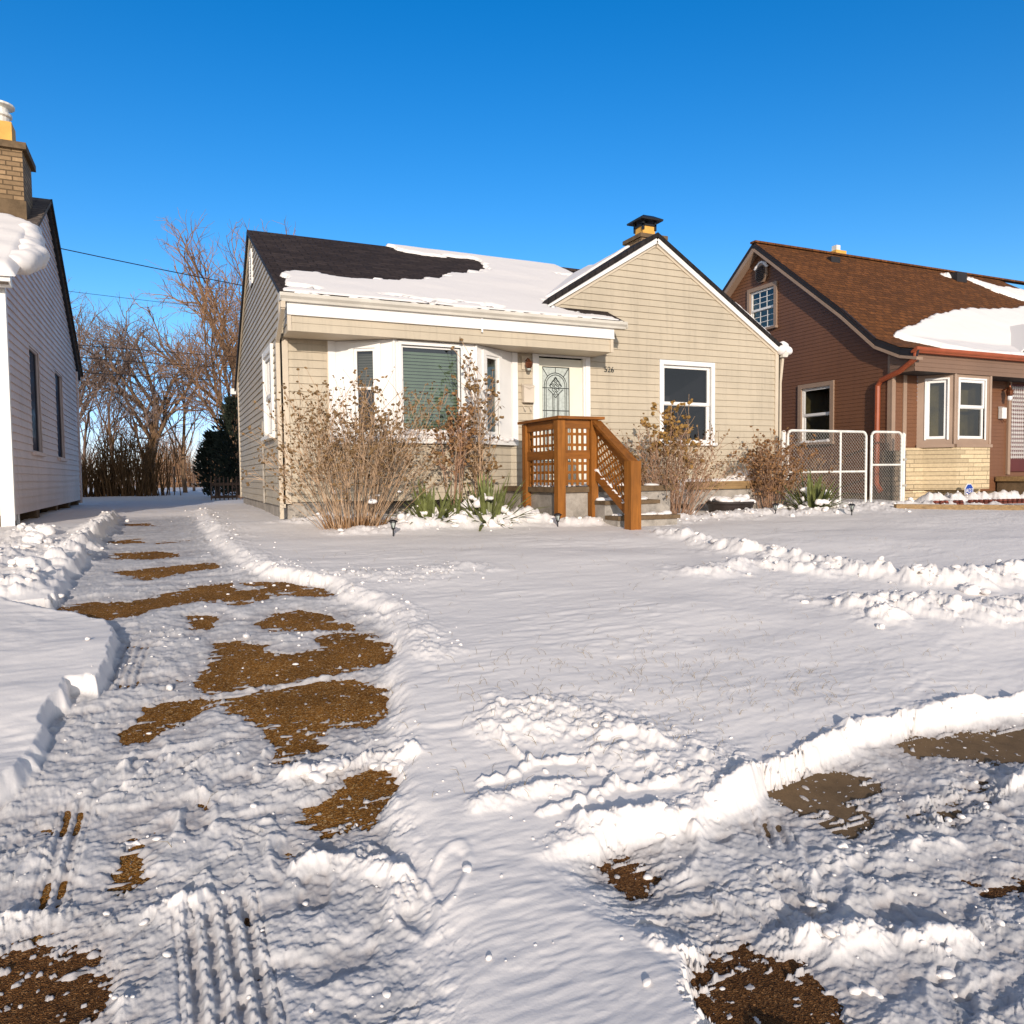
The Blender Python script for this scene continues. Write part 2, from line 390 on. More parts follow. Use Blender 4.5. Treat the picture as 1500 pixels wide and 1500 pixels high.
def window(parent, O, U, N, u0, u1, z0, z1, mid=None, casing=.07, proud=.028, depth=.07, frame_mat='white', case_mat='white', glass='glass', back='interior', room=.45, blinds=None, sill=True, sash=.045, lower_in=.02, snow=False, name='window', muntins=0):
    """u0..z1 is the hole; casing runs round it. Returns the frame part (> sash, pane, blind, sill)"""
    O, U, N = Vector(O), Vector(U), Vector(N); Z = Vector((0, 0, 1))
    P = lambda u, z, w: O+U*u+Z*z+N*w
    def bar(mb, a, b, c, d, w0, w1): mb.obox(P(a, c, w0), U*(b-a), N*(w1-w0), Z*(d-c))
    m = MB(); k = casing
    bar(m, u0-k, u0, z0-k*.6, z1+k, -.01, proud); bar(m, u1, u1+k, z0-k*.6, z1+k, -.01, proud)
    bar(m, u0, u1, z1, z1+k, -.01, proud-.002)
    fr = m.build(name, case_mat, parent)
    if sill:
        s = MB(); bar(s, u0-k-.02, u1+k+.02, z0-.05, z0, -.02, proud+.045); s.build('sill', case_mat, fr)
    # jambs + room
    m = MB()
    for (a, b) in (((u0, z0), (u1, z0)), ((u1, z0), (u1, z1)), ((u1, z1), (u0, z1)), ((u0, z1), (u0, z0))):
        m.quad(P(*a, 0), P(*b, 0), P(*b, -depth-.02), P(*a, -depth-.02))
    m.build('jamb', frame_mat, fr)
    m = MB(); e = min(.12, room*.3); r = room
    q = [(u0-.002, z0-.002), (u1+.002, z0-.002), (u1+.002, z1+.002), (u0-.002, z1+.002)]
    for i in range(4):
        a, b = q[i], q[(i+1) % 4]; m.quad(P(*a, -depth-.02), P(*b, -depth-.02), P(*b, -depth-r), P(*a, -depth-r))
    m.quad(*(P(*a, -depth-r) for a in q)); m.build('room', back, fr)
    # sashes
    m = MB(); g = MB()
    rows = [(z0, z1, -depth)] if mid is None else [(mid-.018, z1, -depth), (z0, mid+.022, -depth+lower_in)]
    if mid is not None and lower_in > 0: rows = [(mid-.018, z1, -depth+lower_in), (z0, mid+.022, -depth)]
    for (a, b, w) in rows:
        t = sash
        bar(m, u0, u0+t, a, b, w-.012, w+.022); bar(m, u1-t, u1, a, b, w-.012, w+.022)
        bar(m, u0+t, u1-t, a, a+t, w-.012, w+.022); bar(m, u0+t, u1-t, b-t, b, w-.012, w+.022)
        if muntins:
            for i in range(1, muntins): zz = a+t+(b-a-2*t)*i/muntins; bar(m, u0+t, u1-t, zz-.008, zz+.008, w-.006, w+.008)
            for i in (1, 2): uu = u0+t+(u1-u0-2*t)*i/3; bar(m, uu-.008, uu+.008, a+t, b-t, w-.0055, w+.0075)
        g.quad(P(u0+t*.5, a+t*.5, w), P(u1-t*.5, a+t*.5, w), P(u1-t*.5, b-t*.5, w), P(u0+t*.5, b-t*.5, w))
    m.build('sash', frame_mat, fr); g.build('pane', glass, fr)
    if blinds:
        bm_, za, zb, pitch, tilt = blinds
        m = MB(); n = int((zb-za)/pitch)
        for i in range(n):
            zz = za+i*pitch; h = pitch*.93*math.cos(R(tilt)); dpt = pitch*.93*math.sin(R(tilt))
            m.quad(P(u0+.02, zz, -depth-.055), P(u1-.02, zz, -depth-.055), P(u1-.02, zz+h, -depth-.055-dpt), P(u0+.02, zz+h, -depth-.055-dpt))
        m.build('blind', bm_, fr)
    if snow:
        rng = random.Random(int(u0*100)); m = MB()
        L = u1-u0+.1; n = int(L/.05)
        for i in range(n): m.blob(tuple(P(u0-.03+L*(i+.5)/n, z0+.012, proud*.3)), .045, rng, (1, .8, .62+.5*rng.random()), .2)
        m.snow('snow', fr)
    return fr

# ------------------------------------------------------------------ ground profile
_k = np.array([-400, -5, 0, 1.2, 2.3, 4.3, 6, 7.6, 10, 14, 40, 900.]); _z = np.array([.10, .10, .12, .15, .23, .53, .72, .84, .93, .97, .97, .97])
_Y = np.arange(-30, 60, .05); _Z = np.interp(_Y, _k, _z)
_w = np.hanning(25); _w /= _w.sum(); _Z = np.convolve(np.pad(_Z, 12, mode='edge'), _w, mode='valid')
def gz(Y): return np.interp(Y, _Y, _Z)
# ================================================================== roofs
def roof_slab(name, mat, parent, poly, zf, th=.07):
    """poly of (x, y); zf(x, y) top surface; th thick"""
    mb = MB(); top = [Vector((x, y, zf(x, y))) for x, y in poly]
    mb.prism([p-Vector((0, 0, th)) for p in top], (0, 0, th))
    return mb.build(name, mat, parent)

def vhash(ix, iy, seed):
    h = (ix.astype(np.int64)*374761393+iy.astype(np.int64)*668265263+seed*1442695041) & 0xFFFFFFFF
    h = ((h ^ (h >> 13))*1274126177) & 0xFFFFFFFF
    h = ((h ^ (h >> 16))*2246822519) & 0xFFFFFFFF
    return ((h ^ (h >> 15)) & 0xFFFFFF).astype(np.float64)/0xFFFFFF
def vnoise(x, y, seed=0):
    ix = np.floor(x); iy = np.floor(y); fx = x-ix; fy = y-iy
    sx = fx*fx*fx*(fx*(fx*6-15)+10); sy = fy*fy*fy*(fy*(fy*6-15)+10)
    a = vhash(ix, iy, seed); b = vhash(ix+1, iy, seed); c = vhash(ix, iy+1, seed); d = vhash(ix+1, iy+1, seed)
    return (a+(b-a)*sx+(c-a)*sy+(a-b-c+d)*sx*sy)*2-1
def fbm(x, y, seed=0, oct=4, gain=.5, lac=2.03):
    s = 0; a = 1; t = 0
    for i in range(oct): s = s+a*vnoise(x, y, seed+i*17); t += a; a *= gain; x = x*lac+3.7; y = y*lac-1.9
    return s/t*1.5
def smooth(a, b, x):
    t = np.clip((x-a)/(b-a), 0, 1); return t*t*(3-2*t)
def poly_sd(x, y, poly, pad=.3):
    """signed distance (positive inside) to a polygon; -pad where farther away than its padded box"""
    P = np.array(poly, float); out = np.full(x.shape, -pad)
    m = (x > P[:, 0].min()-pad) & (x < P[:, 0].max()+pad) & (y > P[:, 1].min()-pad) & (y < P[:, 1].max()+pad)
    if not m.any(): return out
    px, py = x[m], y[m]; d = np.full(px.shape, 1e9); ins = np.zeros(px.shape, bool); n = len(P)
    for i in range(n):
        ax, ay = P[i]; bx, by = P[(i+1) % n]; ex, ey = bx-ax, by-ay
        t = np.clip(((px-ax)*ex+(py-ay)*ey)/(ex*ex+ey*ey+1e-12), 0, 1)
        d = np.minimum(d, (px-ax-t*ex)**2+(py-ay-t*ey)**2)
        c = ((ay > py) != (by > py)); 
        with np.errstate(divide='ignore', invalid='ignore'): xx = (bx-ax)*(py-ay)/(by-ay+1e-15)+ax
        ins ^= c & (px < xx)
    d = np.sqrt(d); out[m] = np.where(ins, d, -d); return np.maximum(out, -pad)
def line_d(x, y, pts, pad=.6):
    """distance to a polyline and side-independent arc position"""
    P = np.array(pts, float); d = np.full(x.shape, 9.0); s = np.zeros(x.shape)
    m = (x > P[:, 0].min()-pad) & (x < P[:, 0].max()+pad) & (y > P[:, 1].min()-pad) & (y < P[:, 1].max()+pad)
    if not m.any(): return d, s
    px, py = x[m], y[m]; dd = np.full(px.shape, 81.0); ss = np.zeros(px.shape); acc = 0
    for i in range(len(P)-1):
        ax, ay = P[i]; ex, ey = P[i+1]-P[i]; L = math.hypot(ex, ey)
        t = np.clip(((px-ax)*ex+(py-ay)*ey)/(L*L+1e-12), 0, 1); q = (px-ax-t*ex)**2+(py-ay-t*ey)**2
        k = q < dd; dd = np.where(k, q, dd); ss = np.where(k, acc+t*L, ss); acc += L
    d[m] = np.sqrt(dd); s[m] = ss; return d, s
def balls(x, y, s, seed, prob=.6, rmin=.2, rmax=.62, flat=.8):
    """height of random half-buried lumps, cell size s"""
    u, v = x/s, y/s; ix = np.floor(u); iy = np.floor(v); best = np.zeros(x.shape)
    for dx in (-1, 0, 1):
        for dy in (-1, 0, 1):
            cx, cy = ix+dx, iy+dy
            keep = vhash(cx, cy, seed+3) < prob
            r = rmin+(rmax-rmin)*vhash(cx, cy, seed+4)**2
            e = .6+.8*vhash(cx, cy, seed+5)
            q = r*r-((u-cx-vhash(cx, cy, seed+1))/e)**2-((v-cy-vhash(cx, cy, seed+2))*e)**2
            best = np.maximum(best, np.where(keep & (q > 0), np.sqrt(np.maximum(q, 0)), 0))
    return best*s*flat

def plates(x, y, s, seed):
    """broken crust: tilted angular chips with sharp steps between them, about -0.5..0.5"""
    u, v = x/s, y/s; ix = np.floor(u); iy = np.floor(v); best = np.full(x.shape, 9.0); out = np.zeros(x.shape)
    for dx in (-1, 0, 1):
        for dy in (-1, 0, 1):
            cx, cy = ix+dx, iy+dy; ex = u-cx-vhash(cx, cy, seed+1); ey = v-cy-vhash(cx, cy, seed+2); q = ex*ex+ey*ey; m = q < best
            t = vhash(cx, cy, seed+3)-.5+(vhash(cx, cy, seed+4)-.5)*ex*1.3+(vhash(cx, cy, seed+5)-.5)*ey*1.3
            best = np.where(m, q, best); out = np.where(m, t, out)
    return out

def grid_mesh(name, mat, X, Y, Z, parent=None, attrs=None, off=(0, 0, 0), keep=None):
    n, m = X.shape; V = np.stack([X-off[0], Y-off[1], Z-off[2]], -1).reshape(-1, 3).astype(np.float32)
    idx = np.arange(n*m).reshape(n, m)
    F = np.stack([idx[:-1, :-1], idx[:-1, 1:], idx[1:, 1:], idx[1:, :-1]], -1).reshape(-1, 4)
    if keep is not None: F = F[keep.reshape(-1)]
    me = bpy.data.meshes.new(name); me.vertices.add(len(V)); me.vertices.foreach_set('co', V.ravel())
    me.loops.add(F.size); me.loops.foreach_set('vertex_index', F.ravel().astype(np.int32))
    me.polygons.add(len(F)); me.polygons.foreach_set('loop_start', np.arange(0, F.size, 4, dtype=np.int32))
    me.polygons.foreach_set('loop_total', np.full(len(F), 4, dtype=np.int32))
    me.polygons.foreach_set('use_smooth', np.ones(len(F), dtype=bool))
    me.update(calc_edges=True)
    for k, a in (attrs or {}).items():
        at = me.attributes.new(k, 'FLOAT', 'POINT'); at.data.foreach_set('value', a.ravel().astype(np.float32))
    me.materials.append(M[mat]); o = bpy.data.objects.new(name, me); COL.objects.link(o); o.parent = parent
    return o

def roof_snow(parent, x0, x1, y0, y1, zf, th, bare=(), only=(), step=.022, seed=5, edge=.05, warp=.035, stretch=3.0):
    """snow sheet lying on a roof plane: `bare` polygons show the shingles, `only` restricts it"""
    xs = np.arange(x0, x1+step, step); ys = np.arange(y0, y1+step, step); X, Y = np.meshgrid(xs, ys)
    wx = warp*fbm(X/.25, Y/.12, seed, 4); wy = warp*1.2*fbm(X/.22*1.0, Y/.08, seed+50, 4)
    h = th*(1+.16*fbm(X/.9, Y/.5, seed+9, 3))
    cover = np.full(X.shape, 1.0)
    for p in bare: cover = np.minimum(cover, -poly_sd(X+wx*stretch*.5, Y+wy, p, .4))
    if only:
        c2 = np.full(X.shape, -1.0)
        for p in only: c2 = np.maximum(c2, poly_sd(X+wx*stretch*.5, Y+wy, p, .4))
        cover = np.minimum(cover, c2)
    b = np.minimum(np.minimum(X-x0, x1-X), np.minimum(Y-y0, y1-Y))
    cover = np.minimum(cover, b+.012)
    h = h*np.sqrt(np.clip(cover/edge, 0, 1))-.03*(cover < .004)
    Z = zf(X, Y)+h
    hc = np.maximum.reduce([h[:-1, :-1], h[1:, :-1], h[:-1, 1:], h[1:, 1:]])
    off = Vector((0, 0, 0)); p = parent
    while p is not None: off += p.location; p = p.parent
    return grid_mesh('roof_snow', 'snow_plain', X, Y, Z, parent, None, off, hc > 0)

def text_mesh(name, body, size, mat, parent, loc, rot=(math.pi/2, 0, 0), ext=.004):
    cu = bpy.data.curves.new(name, 'FONT'); cu.body = body; cu.size = size; cu.extrude = ext; cu.align_x = 'CENTER'; cu.align_y = 'CENTER'
    t = bpy.data.objects.new(name+'_tmp', cu); COL.objects.link(t); bpy.context.view_layer.update()
    me = bpy.data.meshes.new_from_object(t.evaluated_get(bpy.context.evaluated_depsgraph_get()))
    bpy.data.objects.remove(t); bpy.data.curves.remove(cu)
    me.materials.clear(); me.materials.append(M[mat]); o = bpy.data.objects.new(name, me); COL.objects.link(o)
    off = Vector((0, 0, 0)); p = parent
    while p is not None: off += p.location; p = p.parent
    o.parent = parent; o.location = Vector(loc)-off; o.rotation_euler = rot
    return o

NX, NY = (-1, 0, 0), (0, -1, 0)
# ================================================================== MAIN HOUSE
H = thing('beige_house', 'beige vinyl sided single storey house with white bay window and charcoal roof', 'house', (5.7, 10.4, .9))
LX, RX, FY, BY = 1.40, 10.0, 10.4, 17.2
wp = [(1.40, 1.27), (10.0, 1.27), (10.0, 3.83), (7.36, 5.47), (5.12, 4.055), (4.9, 3.80), (1.40, 3.80)]
gw = (7.50, 8.49, 2.12, 3.41); dh = (5.17, 6.01, 1.43, 3.42)
mb = MB(); siding(mb, (0, FY, 0), (1, 0, 0), NY, wp, [gw, dh, (2.12, 4.70, 1.2, 3.5)]); mb.build('wall', 'beige', H)
sw = (11.30, 12.18, 2.22, 3.42)
mb = MB(); siding(mb, (LX, 0, 0), (0, 1, 0), NX, [(10.4, 1.21), (17.2, 1.21), (17.2, 3.78), (13.8, 5.80), (10.4, 4.10)], [sw]); mb.build('wall', 'beige', H)
mb = MB()
mb.quad((LX, BY, 1.2), (RX, BY, 1.2), (RX, BY, 3.8), (LX, BY, 3.8)); mb.quad((RX, FY, 1.2), (RX, BY, 1.2), (RX, BY, 3.8), (RX, FY, 3.8))
mb.tri((7.36, BY, 3.8), (RX, BY, 3.8), (7.36, BY, 5.45)); mb.build('wall', 'beige', H)
mb = MB(); mb.box(1.43, 9.97, 10.43, 17.17, .5, 1.275); mb.build('foundation', 'concrete', H)
# corner boards
mb = MB()
mb.box(1.375, 1.475, 10.372, 10.398, 1.25, 3.448); mb.box(1.372, 1.398, 10.372, 10.47, 1.20, 4.05)
mb.box(9.925, 10.025, 10.372, 10.398, 1.25, 3.86); mb.box(10.001, 10.027, 10.372, 10.47, 1.20, 3.84)
mb.box(1.372, 1.398, 17.10, 17.22, 1.20, 3.74); mb.box(1.985, 2.03, 10.376, 10.398, 1.28, 3.448)
mb.islands('corner_board', 'beige_trim', H)
# roof planes
zA = lambda x, y: 5.86-.49*(13.8-y); zB = lambda x, y: 5.86-.64*(y-13.8)
zL = lambda x, y: 5.53-.62*(7.36-x); zR = lambda x, y: 5.53-.62*(x-7.36)
rf = roof_slab('roof', 'shingle_dark', H, [(1.33, 9.79), (6.42, 9.79), (6.42, 10.39), (7.36, 10.41), (7.36, 13.8), (1.33, 13.8)], zA, .055)
mb = MB()
top = [Vector((x, y, zB(x, y))) for x, y in [(1.33, 13.8), (10.1, 13.8), (10.1, 17.45), (1.33, 17.45)]]
mb.prism([p-Vector((0, 0, .055)) for p in top], (0, 0, .055)); mb.build('roof', 'shingle_dark', H)
rg = roof_slab('roof', 'shingle_dark_y', H, [(5.0, 10.32), (7.36, 10.32), (7.36, 13.3), (5.0, 13.3)], zL, .075)
rr = roof_slab('roof', 'shingle_dark_y', H, [(7.36, 10.32), (10.14, 10.32), (10.14, 15.5), (7.36, 15.5)], zR, .075)
# rake boards
mb = MB()
def rake(mb, a, b, w=.028, h=.10, up=(0, 0, 1)): mb.beam(a, b, w, h, up)
rake(mb, (5.10, 10.352, 4.055), (7.36, 10.352, 5.405), .03, .075); rake(mb, (7.36, 10.352, 5.405), (10.11, 10.352, 3.70), .03, .075)
mb.islands('rake_board', 'white', H)
mb = MB()
rake(mb, (5.22, 10.385, 4.04), (7.36, 10.385, 5.345), .02, .05); rake(mb, (7.36, 10.385, 5.345), (9.98, 10.385, 3.72), .02, .05)
rake(mb, (1.372, 9.86, 3.86), (1.372, 13.8, 5.77), .025, .07); rake(mb, (1.372, 13.8, 5.77), (1.372, 17.40, 3.50), .025, .07)
mb.islands('rake_board', 'beige_trim', H)
mb = MB()
rake(mb, (1.335, 13.78, 5.80), (1.335, 17.45, 3.47), .02, .085); rake(mb, (1.337, 13.80, 5.815), (1.337, 9.80, 3.865), .016, .05); mb.islands('drip_edge', 'trim_and_shade_dark', H)
mb = MB(); mb.box(1.25, 1.36, 17.36, 17.50, 3.42, 3.54); mb.build('gutter', 'white', H)
# snow on the roof
bare = [
 [(1.0, 13.73), (1.3, 14.2), (3.5, 14.2), (3.9, 13.60), (4.05, 13.40), (4.33, 13.31), (4.75, 13.42), (5.40, 13.5), (5.5, 13.42), (5.44, 13.2), (5.37, 12.68), (5.02, 12.29), (4.65, 12.09), (4.13, 11.66), (3.71, 11.25), (3.25, 11.0), (2.92, 10.92), (2.41, 10.88), (2.02, 10.89), (1.66, 10.97), (1.50, 10.63), (1.47, 10.15), (1.40, 9.9), (1.0, 9.7)],
 [(1.38, 10.09), (1.7, 10.09), (1.9, 10.05), (1.80, 9.97), (1.44, 9.98)],
 [(2.68, 10.05), (2.95, 10.02), (3.43, 9.99), (3.77, 9.96), (3.57, 9.87), (3.07, 9.87), (2.87, 9.93)],
 [(3.84, 10.0), (4.21, 10.01), (4.49, 9.93), (4.32, 9.85), (4.09, 9.87)],
 [(6.72, 12.89), (6.95, 12.82), (7.23, 12.86), (7.08, 12.72), (6.82, 12.72)],
 [(5.28, 10.36), (5.35, 10.62), (7.6, 10.62), (7.6, 9.6), (6.44, 9.6), (6.34, 9.88), (6.1, 9.95), (5.65, 10.03), (5.45, 10.2)]]
roof_snow(rf, 1.36, 7.3, 9.79, 13.83, zA, .05, bare, seed=3, warp=.07, edge=.03)
roof_snow(rg, 5.05, 7.34, 10.40, 13.25, zL, .05, [[(4.9, 10.3), (7.4, 10.3), (7.4, 11.1), (7.0, 11.0), (6.2, 10.85), (5.5, 10.75), (4.9, 10.7)], [(6.9, 11.5), (7.4, 11.2), (7.4, 12.6)]], seed=17, warp=.03)
roof_snow(rf, 3.9, 4.7, 13.30, 13.55, zA, .03, [], [[(3.95, 13.52), (4.3, 13.42), (4.62, 13.36), (4.55, 13.31), (4.2, 13.36)]], seed=8, warp=.02, edge=.03)
roof_snow(rr, 8.9, 10.22, 10.33, 14.5, zR, .09, [], [[(9.0, 10.36), (9.25, 10.345), (10.3, 10.33), (10.3, 14.6), (8.9, 14.6), (8.8, 11.0)]], seed=11, edge=.10)
mb = MB(); rng = random.Random(4)
for i in range(16): mb.blob((10.02+rng.uniform(0, .17), 10.36+rng.uniform(-.06, .12), 3.80+rng.uniform(-.05, .10)), rng.uniform(.045, .08), rng)
mb.snow('roof_snow', rr)
mb = MB()
for (x, w, zz) in ((1.62, .13, 3.905), (1.78, .11, 3.90)):
    for i in range(5): mb.blob((x+rng.uniform(-w, w), 9.79+rng.uniform(-.02, .02), zz), rng.uniform(.03, .05), rng, (1.5, .8, .6))
for i in range(70):
    x = 2.2+rng.random()*3.6
    mb.blob((x, 9.80+rng.uniform(-.03, .03), 3.905), rng.uniform(.02, .045), rng, (1.9, .9, .6))
mb.snow('roof_snow', rf)
# boxed overhang: siding, fascia, soffit, gutter
mb = MB(); siding(mb, (0, 9.85, 0), (1, 0, 0), NY, [(1.42, 3.45), (6.17, 3.45), (6.17, 3.80), (1.42, 3.80)], (), .105, .009)
siding(mb, (1.42, 0, 0), (0, 1, 0), NX, [(9.85, 3.45), (10.37, 3.45), (10.37, 3.86), (9.85, 3.80)], (), .105, .008)
siding(mb, (6.17, 0, 0), (0, 1, 0), (1, 0, 0), [(9.85, 3.45), (10.38, 3.45), (10.38, 3.86), (9.85, 3.80)], (), .105, .008)
mb.build('overhang', 'beige', H)
mb = MB(); mb.box(1.40, 1.45, 9.83, 9.86, 3.447, 3.64); mb.box(6.14, 6.19, 9.83, 9.86, 3.447, 3.64); mb.islands('corner_board', 'beige_trim', H)
mb = MB(); mb.quad((1.42, 9.86, 3.452), (6.17, 9.86, 3.452), (6.17, 10.39, 3.452), (1.42, 10.39, 3.452)); mb.build('soffit', 'beige_trim', H)
mb = MB(); mb.box(1.40, 6.20, 9.822, 9.85, 3.645, 3.80); mb.box(1.40, 6.20, 9.812, 9.822, 3.645, 3.665); mb.box(4.02, 4.045, 9.806, 9.82, 3.60, 3.80); mb.build('fascia', 'white', H)
prof = [(9.848, 3.80), (9.775, 3.80), (9.765, 3.83), (9.735, 3.86), (9.728, 3.90), (9.742, 3.90), (9.75, 3.87), (9.78, 3.835), (9.785, 3.815), (9.848, 3.815)]
mb = MB(); mb.prism([(1.31, y, z) for y, z in prof], (5.07, 0, 0)); mb.box(1.305, 1.312, 9.735, 9.848, 3.80, 3.90); mb.box(6.378, 6.386, 9.735, 9.848, 3.80, 3.90); mb.build('gutter', 'white_dirty', H)
mb = MB()
mb.beam((1.345, 9.80, 3.80), (1.345, 9.80, 3.72), .06, .05, (0, 1, 0)); mb.beam((1.345, 9.80, 3.73), (1.345, 10.40, 3.40), .05, .065)
mb.beam((1.345, 10.405, 3.43), (1.345, 10.405, 1.05), .05, .065, (0, 1, 0)); mb.build('downspout', 'beige_trim', H)
mb = MB(); mb.prism([(x, 10.30, z) for x, z in [(10.03, 3.66), (10.13, 3.66), (10.16, 3.70), (10.17, 3.76), (10.03, 3.76)]], (0, 4, 0)); mb.build('gutter', 'white_dirty', H)
mb = MB(); mb.beam((10.10, 10.40, 3.68), (10.06, 10.42, 3.20), .05, .07, (0, 1, 0)); mb.beam((10.06, 10.42, 3.22), (10.06, 10.42, 1.1), .05, .07, (0, 1, 0)); mb.build('downspout', 'beige_trim', H)

# gable vent and side window on the left wall
mb = MB(); V0 = (LX, 0, 0)
mb.box(1.365, 1.40, 13.62, 13.68, 4.92, 5.50); mb.box(1.365, 1.40, 13.92, 13.98, 4.92, 5.50); mb.box(1.365, 1.40, 13.68, 13.92, 5.44, 5.50); mb.box(1.365, 1.40, 13.68, 13.92, 4.92, 4.98)
v = mb.build('vent', 'white', H)
mb = MB()
for i in range(9): mb.obox((1.37, 13.68, 5.0+i*.05), (0, .24, 0), (.028, 0, .03), (0, 0, .006))
mb.build('louvre', 'white_dirty', v)
window(H, (LX, 0, 0), (0, 1, 0), NX, *sw, mid=2.8, casing=.09, proud=.05, depth=.02, back='blind_tan', room=.06, sash=.06)
window(H, (0, FY, 0), (1, 0, 0), NY, *gw, mid=2.77, casing=.075, proud=.035, depth=.06, room=1.1, sash=.05, snow=True)

mb = MB(); mb.box(1.352, 1.388, 12.55, 12.70, 2.28, 2.50); mb.tube([(1.37, 12.62, 2.28), (1.37, 12.62, 1.2)], .018, n=6); mb.build('meter_box', 'concrete', H)
# bay window
B = [(2.07, 10.398), (2.80, 9.95), (3.99, 9.95), (4.77, 10.398)]
bay = MB(); bays = []
facets = []
for (a, b) in zip(B, B[1:]):
    A = Vector((*a, 0)); D = Vector((b[0]-a[0], b[1]-a[1], 0)); L = D.length; U = D/L; N = Vector((U.y, -U.x, 0)); facets.append((A, U, N, L))
wl = (.30, .60, 2.20, 3.34); wc = (.10, .955, 2.20, 3.385); wr = (.215, .52, 2.20, 3.33)
for (A, U, N, L), h in zip(facets, (wl, wc, wr)): panel(bay, A, U, N, 0, L, 2.05, 3.447, [h], .05)
for (A, U, N, L) in facets: bay.obox(A+Vector((0, 0, 2.05))+N*.001-U*0, U*L, N*.055, (0, 0, .075))
bw = bay.build('bay_window', 'white', H)
mb = MB()
mb.box(2.0, 2.10, 10.362, 10.398, 2.05, 3.447); mb.box(4.74, 4.83, 10.362, 10.398, 2.05, 3.447)
for x, y in (B[1], B[2]): mb.tube([(x, y, 2.126), (x, y, 3.446)], .022, n=8)
mb.islands('corner_trim', 'white', bw)
for i, ((A, U, N, L), h) in enumerate(zip(facets, (wl, wc, wr))):
    if i == 1: window(bw, A, U, N, *h, casing=.045, proud=.02, depth=.05, back='interior', room=.25, sash=.03, blinds=('blind', 2.24, 3.36, .045, 24), sill=False, glass='glass_blue', snow=True)
    elif i == 0: window(bw, A, U, N, *h, mid=2.80, casing=.075, proud=.024, depth=.04, back='interior', room=.12, sash=.038, blinds=('blind_tan', 2.83, 3.31, .036, 15), sill=False)
    else: window(bw, A, U, N, *h, mid=2.80, casing=.07, proud=.024, depth=.04, back='curtain', room=.10, sash=.038, sill=False, glass='glass_blue')
mb = MB(); rng = random.Random(21)
for (A, U, N, L) in facets:
    n = int(L/.045)
    for i in range(n): p = A+U*(L*(i+.5)/n)+N*(.03+rng.uniform(-.01, .01)); mb.blob((p.x, p.y, 2.13), .035+.02*rng.random(), rng, (1.2, 1.0, .55+.4*rng.random()))
mb.snow('sill_snow', bw)
mb = MB()
for (A, U, N, L) in facets:
    siding(mb, A-N*.03, U, N, [(0, 1.27), (L, 1.27), (L, 2.05), (0, 2.05)])
mb.build('skirt', 'beige', bw)

# front door
dr = MB(); bx = dr.box
bx(5.085, 5.17, 10.362, 10.40, 1.40, 3.448); bx(6.01, 6.095, 10.362, 10.40, 1.40, 3.448); bx(5.17, 6.01, 10.362, 10.40, 3.42, 3.448)
bx(5.17, 5.20, 10.378, 10.46, 1.43, 3.42); bx(5.98, 6.01, 10.378, 10.46, 1.43, 3.42)
fr = dr.build('door_frame', 'white', H)
mb = MB(); panel(mb, (0, 10.425, 0), (1, 0, 0), NY, 5.20, 5.98, 1.45, 3.40, [(5.275, 5.755, 1.80, 3.275)], .03)
door = mb.build('door', 'cream', H)
mb = MB(); mb.quad((5.27, 10.447, 1.79), (5.76, 10.447, 1.79), (5.76, 10.447, 3.28), (5.27, 10.447, 3.28)); mb.build('door_glass', 'door_glass', door)
mb = MB(); yy = 10.44
def ln(pts, r=.0055): mb.tube([(x, yy, z) for x, z in pts], r, n=4)
cx = 5.515
def arc(rx, rz, cz, a0, a1, n=14): return [(cx+rx*math.cos(R(a0+(a1-a0)*i/n)), cz+rz*math.sin(R(a0+(a1-a0)*i/n))) for i in range(n+1)]
ln([(5.28, 1.81), (5.28, 3.27)]); ln([(5.75, 1.81), (5.75, 3.27)]); ln([(5.28, 3.27), (5.75, 3.27)]); ln([(5.28, 1.81), (5.75, 1.81)])
for rx in (.195, .165):
    ln(arc(rx, rx*1.0, 2.99, 0, 180)); ln([(cx-rx, 2.99), (cx-rx, 2.10)]); ln([(cx+rx, 2.99), (cx+rx, 2.10)])
    ln([(cx-rx, 2.10), (cx-rx*.85, 2.0), (cx-rx*.4, 1.97), (cx, 2.08), (cx+rx*.4, 1.97), (cx+rx*.85, 2.0), (cx+rx, 2.10)])
for z in (2.95, 2.60): ln([(5.28, z), (5.75, z)])
ln([(cx, 3.185), (cx, 3.27)]); ln([(cx-.14, 3.13), (5.285, 3.26)]); ln([(cx+.14, 3.13), (5.745, 3.26)])
for s in (-1, 1):
    ln([(cx+s*.03, 2.86), (cx+s*.03, 2.14)]); ln([(cx+s*.055, 2.86), (cx+s*.045, 2.14)])
    ln([(cx, 3.10), (cx+s*.05, 3.06), (cx+s*.11, 2.98)]); ln([(cx+s*.13, 2.93), (cx+s*.07, 2.88), (cx, 2.80)])
    ln([(cx, 2.14), (cx+s*.06, 2.18), (cx+s*.03, 2.10), (cx+s*.07, 2.04), (cx, 2.0)]); ln([(5.28 if s < 0 else 5.75, 2.45), (cx+s*.195, 2.45)])
for i, j in ((0, 0), (-1, 1), (1, 1), (-2, 2), (0, 2), (2, 2), (-1, 3), (1, 3), (0, 4)):
    x, z = cx+i*.035, 3.09-.055*j
    ln([(x, z+.03), (x+.03, z), (x, z-.03), (x-.03, z), (x, z+.03)], .006)
mb.build('leading', 'lead', door)
mb = MB(); mb.lathe((5.93, 10.405, 2.40), [(.02, -.06), (.024, 0), (.02, .06)], 8); mb.box(5.865, 5.94, 10.37, 10.39, 2.385, 2.41); mb.build('handle', 'black_metal', door)
